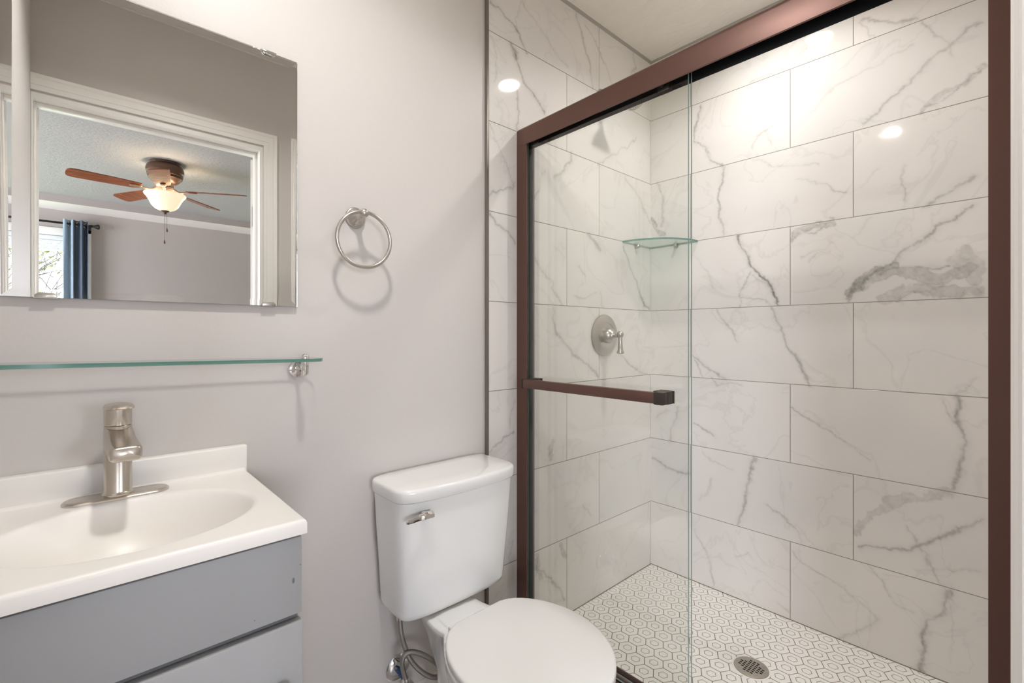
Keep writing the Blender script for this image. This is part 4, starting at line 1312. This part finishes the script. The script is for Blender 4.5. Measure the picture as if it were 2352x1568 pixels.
dr = thing('floor_drain', (1.656, -0.614, 0.024), 'round steel floor drain grate set in the hexagon mosaic', 'drain')
wrap(lambda m: m.lathe([(0.0, 0.0002), (0.0585, 0.0002), (0.0585, 0.0012), (0.0565, 0.0022), (0.0535, 0.0018), (0.0535, 0.0006)], (1.656, -0.614, 0.024), (0, 0, 1), 48), 'rim', m_mosaic, dr)
gr = wrap(lambda m: m.lathe([(0.0, 0.0018), (0.0530, 0.0018), (0.0525, 0.0034), (0.0505, 0.0042), (0.0, 0.0044)], (1.656, -0.614, 0.024), (0, 0, 1), 48), 'grate', m_steel, dr)
def slots(m):
    ca, sa = math.cos(math.radians(0)), math.sin(math.radians(0))
    cols = {-3: 3, -2: 4, -1: 7, 0: 7, 1: 7, 2: 4, 3: 3}
    for c_, n_ in cols.items():
        off = {-2: -0.5, 2: 0.5, -3: 0.0, 3: 0.0}.get(c_, 0.0)
        for k in range(n_):
            dx_, dy_ = (k - (n_ - 1) / 2) * 0.0100, c_ * 0.0112
            x_, y_ = 1.656 + dx_ * 1.0, -0.614 + dy_
            m.bm.faces.new([m.bm.verts.new(p) for p in ((x_ - 0.0028, y_ - 0.0040, 0.02846), (x_ + 0.0028, y_ - 0.0040, 0.02846), (x_ + 0.0028, y_ + 0.0040, 0.02846), (x_ - 0.0028, y_ + 0.0040, 0.02846))])
wrap(slots, 'slots', m_hole, gr, recalc=False)
for sy in (-1, 1):
    wrap(lambda m: m.lathe([(0.0042, 0.0042), (0.0040, 0.0054), (0.0, 0.0058)], (1.656 - sy * 0.030, -0.614 + sy * 0.029, 0.024), (0, 0, 1), 14), 'screw', m_steel, gr)

# ---- ceiling lamps
def can(loc, z, label, power, color, r=0.050, tilt=0.0, spread=180):
    root = thing('ceiling_lamp', (loc[0], loc[1], z), label, 'ceiling light', 'round ceiling lamps')
    tl = Matrix.Translation((loc[0], loc[1], z)) @ Matrix.Rotation(tilt, 4, 'X')
    dn = tl.to_3x3() @ Vector((0, 0, 1))
    drop = r * abs(math.sin(tilt))
    wrap(lambda m: m.lathe([(r + 0.004, -0.006 - drop * 2.2), (r + 0.010, -0.010 - drop * 2), (r + 0.022, -0.006), (r + 0.026, 0.0)], (loc[0], loc[1], z), (0, 0, 1), 48, cap=False), 'trim_ring', m_trim, root)
    wrap(lambda m: m.lathe([(r + 0.0015, 0.002), (r + 0.0015, 0.010)], Vector((loc[0], loc[1], z - 0.0085 - drop)), dn, 48), 'lens', m_lens, root)
    area_light('lamp_light', (loc[0], loc[1], z - 0.0085 - r * abs(math.sin(tilt))), r, power, color, root, tilt, spread)
    return root
can((0.31, -0.64), 2.46, 'round ceiling lamp over the middle of the bathroom, turned towards the mirror wall', BATH_W, BATH_C, 0.050, math.radians(24))
can((1.672, -0.612), 2.46, 'round recessed ceiling lamp over the shower, mirrored in the tiles', SHOWER_W, SHOWER_C, 0.045, 0.0, 142)

# ---------------------------------------------------------------- bedroom objects seen in the mirror
FX, FY = 0.475, -3.2
fan = thing('ceiling_fan', (FX, FY, 2.44), 'bronze ceiling fan with five walnut blades and a lit glass bowl, in the mirror', 'ceiling fan')
wrap(lambda m: m.lathe([(0.098, 0.0), (0.104, -0.004), (0.104, -0.012), (0.100, -0.016), (0.108, -0.022), (0.117, -0.036), (0.121, -0.056), (0.119, -0.074), (0.112, -0.084), (0.114, -0.090), (0.114, -0.098), (0.108, -0.102), (0.110, -0.108), (0.108, -0.118), (0.098, -0.126), (0.088, -0.140), (0.070, -0.152), (0.05, -0.158)], (FX, FY, 2.44), (0, 0, 1), 56), 'motor_housing', m_fanmetal, fan, angle=25)
wrap(lambda m: m.lathe([(0.055, -0.155), (0.055, -0.185), (0.060, -0.190), (0.060, -0.205), (0.050, -0.210), (0.047, -0.232), (0.07, -0.238)], (FX, FY, 2.44), (0, 0, 1), 40), 'switch_housing', m_fanring, fan)
wrap(lambda m: m.lathe([(0.112, -0.2365), (0.130, -0.2345), (0.134, -0.241), (0.129, -0.251), (0.116, -0.266), (0.104, -0.286), (0.096, -0.305), (0.083, -0.330), (0.062, -0.350), (0.034, -0.362), (0.0, -0.366)], (FX, FY, 2.44), (0, 0, 1), 56, cap=False), 'light_bowl', m_bowl, fan)
wrap(lambda m: m.lathe([(0.0, -0.360), (0.026, -0.360), (0.028, -0.3655), (0.020, -0.372), (0.009, -0.377), (0.009, -0.386), (0.0, -0.390)], (FX, FY, 2.44), (0, 0, 1), 28), 'finial', m_fanmetal, fan)
for k, (dx_, dy_, ln) in enumerate(((-0.004, 0.0, 0.20), (0.010, 0.012, 0.11))):
    def chain(m):
        m.tube([(FX + dx_, FY + dy_, 2.44 - 0.385), (FX + dx_, FY + dy_, 2.44 - 0.385 - ln)], 0.0012, 6)
        m.lathe([(0.002, 0.03), (0.006, 0.012), (0.0065, 0.004), (0.004, 0.0), (0.0, -0.001)], (FX + dx_, FY + dy_, 2.44 - 0.385 - ln - 0.028), (0, 0, 1), 14)
    wrap(chain, 'pull_chain', m_fanmetal, fan)
for q in range(3):                          # the bulbs inside the bowl
    bl_ = bpy.data.lights.new('fan_bulb', 'POINT')
    bl_.energy, bl_.color, bl_.shadow_soft_size = 3.2, (1.0, 0.80, 0.58), 0.022
    bo = bpy.data.objects.new('fan_bulb', bl_)
    COL.objects.link(bo)
    bo.parent = fan
    bo.location = (0.082 * math.cos(q * 2.094 + 0.5), 0.082 * math.sin(q * 2.094 + 0.5), -0.258)
ZB = 2.232
for k in range(5):
    A = math.radians(172 + 72 * k)
    R_ = Matrix.Translation((FX, FY, ZB)) @ Matrix.Rotation(A, 4, 'Z') @ Matrix.Rotation(math.radians(-12), 4, 'X')
    bl = MB()
    t = bmesh.new()
    o_ = []
    for r_, w_ in ((0.150, 0.040), (0.19, 0.047), (0.30, 0.055), (0.44, 0.060), (0.515, 0.061), (0.540, 0.055), (0.552, 0.040), (0.556, 0.020)):
        o_.append((r_, w_))
    outl = [(r_, w_) for r_, w_ in o_] + [(r_, -w_) for r_, w_ in reversed(o_)]
    lo = [t.verts.new((x_, y_, -0.003)) for x_, y_ in outl]
    hi = [t.verts.new((x_, y_, 0.003)) for x_, y_ in outl]
    t.faces.new(lo[::-1]); t.faces.new(hi)
    for i in range(len(outl)):
        j = (i + 1) % len(outl)
        t.faces.new((lo[i], lo[j], hi[j], hi[i]))
    bl.add(t, R_)
    blade = bl.build('blade', m_walnut, fan, angle=30)
    ir = MB()
    t = bmesh.new()
    bmesh.ops.create_uvsphere(t, u_segments=24, v_segments=10, radius=1)
    for v in t.verts:
        v.co = Vector((0.178 + v.co.x * 0.040, v.co.y * 0.019, -0.008 + v.co.z * 0.006))
    ir.add(t, R_)
    ir.tube([R_ @ Vector(p) for p in spline([(0.060, 0, 0.010), (0.085, 0, -0.010), (0.110, 0, -0.012), (0.145, 0, -0.006)], 5)], 0.008, 10)
    ir.build('blade_iron', m_fanring, blade, angle=60)

# curtain rod and the blue panels
rod = thing('curtain_rod', (-0.85, -5.19, 2.235), 'thin black curtain rod with an end finial above the bedroom window', 'curtain rod')
wrap(lambda m: m.tube([(-1.85, -5.19, 2.235), (0.080, -5.19, 2.235)], 0.0105, 14), 'pole', m_rod, rod)
wrap(lambda m: m.lathe([(0.011, 0.0), (0.016, 0.004), (0.011, 0.012), (0.013, 0.024), (0.024, 0.046), (0.027, 0.058), (0.020, 0.066), (0.0, 0.069)], (0.078, -5.19, 2.235), (1, 0, 0), 24), 'finial', m_rod, rod)
def rbr(m, x_):
    m.box((x_ - 0.014, -5.205, 2.19), (x_ + 0.014, -5.175, 2.222), 0.004)
    m.box((x_ - 0.018, -5.2815, 2.165), (x_ + 0.018, -5.262, 2.235), 0.003)
    m.box((x_ - 0.007, -5.27, 2.195), (x_ + 0.007, -5.19, 2.209), 0.002)
wrap(lambda m: rbr(m, 0.062), 'rod_bracket', m_rod, rod)
wrap(lambda m: rbr(m, -1.76), 'rod_bracket', m_rod, rod)


def curtain(x0, x1, label, seed, y=-5.19):
    root = thing('window_curtain', ((x0 + x1) / 2, y, 0.25), label, 'curtain', 'blue grommet curtains')
    m = MB()
    nx_, nz_ = 90, 24
    def pt(u, v):
        z_ = 0.25 + (2.275 - 0.25) * v
        x_ = x0 + (x1 - x0) * u
        y_ = y + 0.032 * math.sin(u * 2 * math.pi * 3.0 + seed) * (0.85 + 0.15 * math.sin(v * 7)) + 0.008 * math.sin(u * 31 + v * 3)
        return Vector((x_, y_, z_))
    for d in (0.0, 0.003):
        g_ = [[m.bm.verts.new(pt(i / nx_, j / nz_) + Vector((0, d, 0))) for i in range(nx_ + 1)] for j in range(nz_ + 1)]
        fs_ = []
        for j in range(nz_):
            for i in range(nx_):
                f = m.bm.faces.new((g_[j][i], g_[j][i + 1], g_[j + 1][i + 1], g_[j + 1][i]))
                fs_.append(f)
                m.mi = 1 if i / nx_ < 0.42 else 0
                m._new([f])
    o = m.build('cloth', [m_curtain, m_lining], root, angle=180, recalc=False)
    for q in (0.28, 0.62, 0.93):
        p = pt(q, 0.975)
        wrap(lambda mm: mm.torus((p.x, p.y + 0.002, 2.235), 0.022, 0.004, 28, 8, (0.5, 1, 0)), 'grommet', m_nickel2, root)
    return root
curtain(-0.129, 0.056, 'blue curtain panel hanging right of the bedroom window, in the mirror', 0.4)
curtain(-1.74, -1.52, 'blue curtain panel hanging at the far side of the bedroom window', 1.7)

bld = thing('window_blind', (-0.84, -5.30, 1.98), 'raised white blind stacked at the top of the bedroom window', 'blind')
wrap(lambda m: m.box((WX0 + 0.005, -5.315, 2.075), (WX1 - 0.005, -5.283, 2.118), 0.004), 'headrail', m_blind, bld)
def stack(m):
    for k in range(5):
        m.box((WX0 + 0.008, -5.312, 2.062 - k * 0.016), (WX1 - 0.008, -5.286, 2.073 - k * 0.016), 0.004)
wrap(stack, 'folded_slats', m_blind, bld)
wrap(lambda m: m.box((WX0 + 0.008, -5.313, 1.968), (WX1 - 0.008, -5.285, 1.990), 0.004), 'bottom_rail', m_blind, bld)
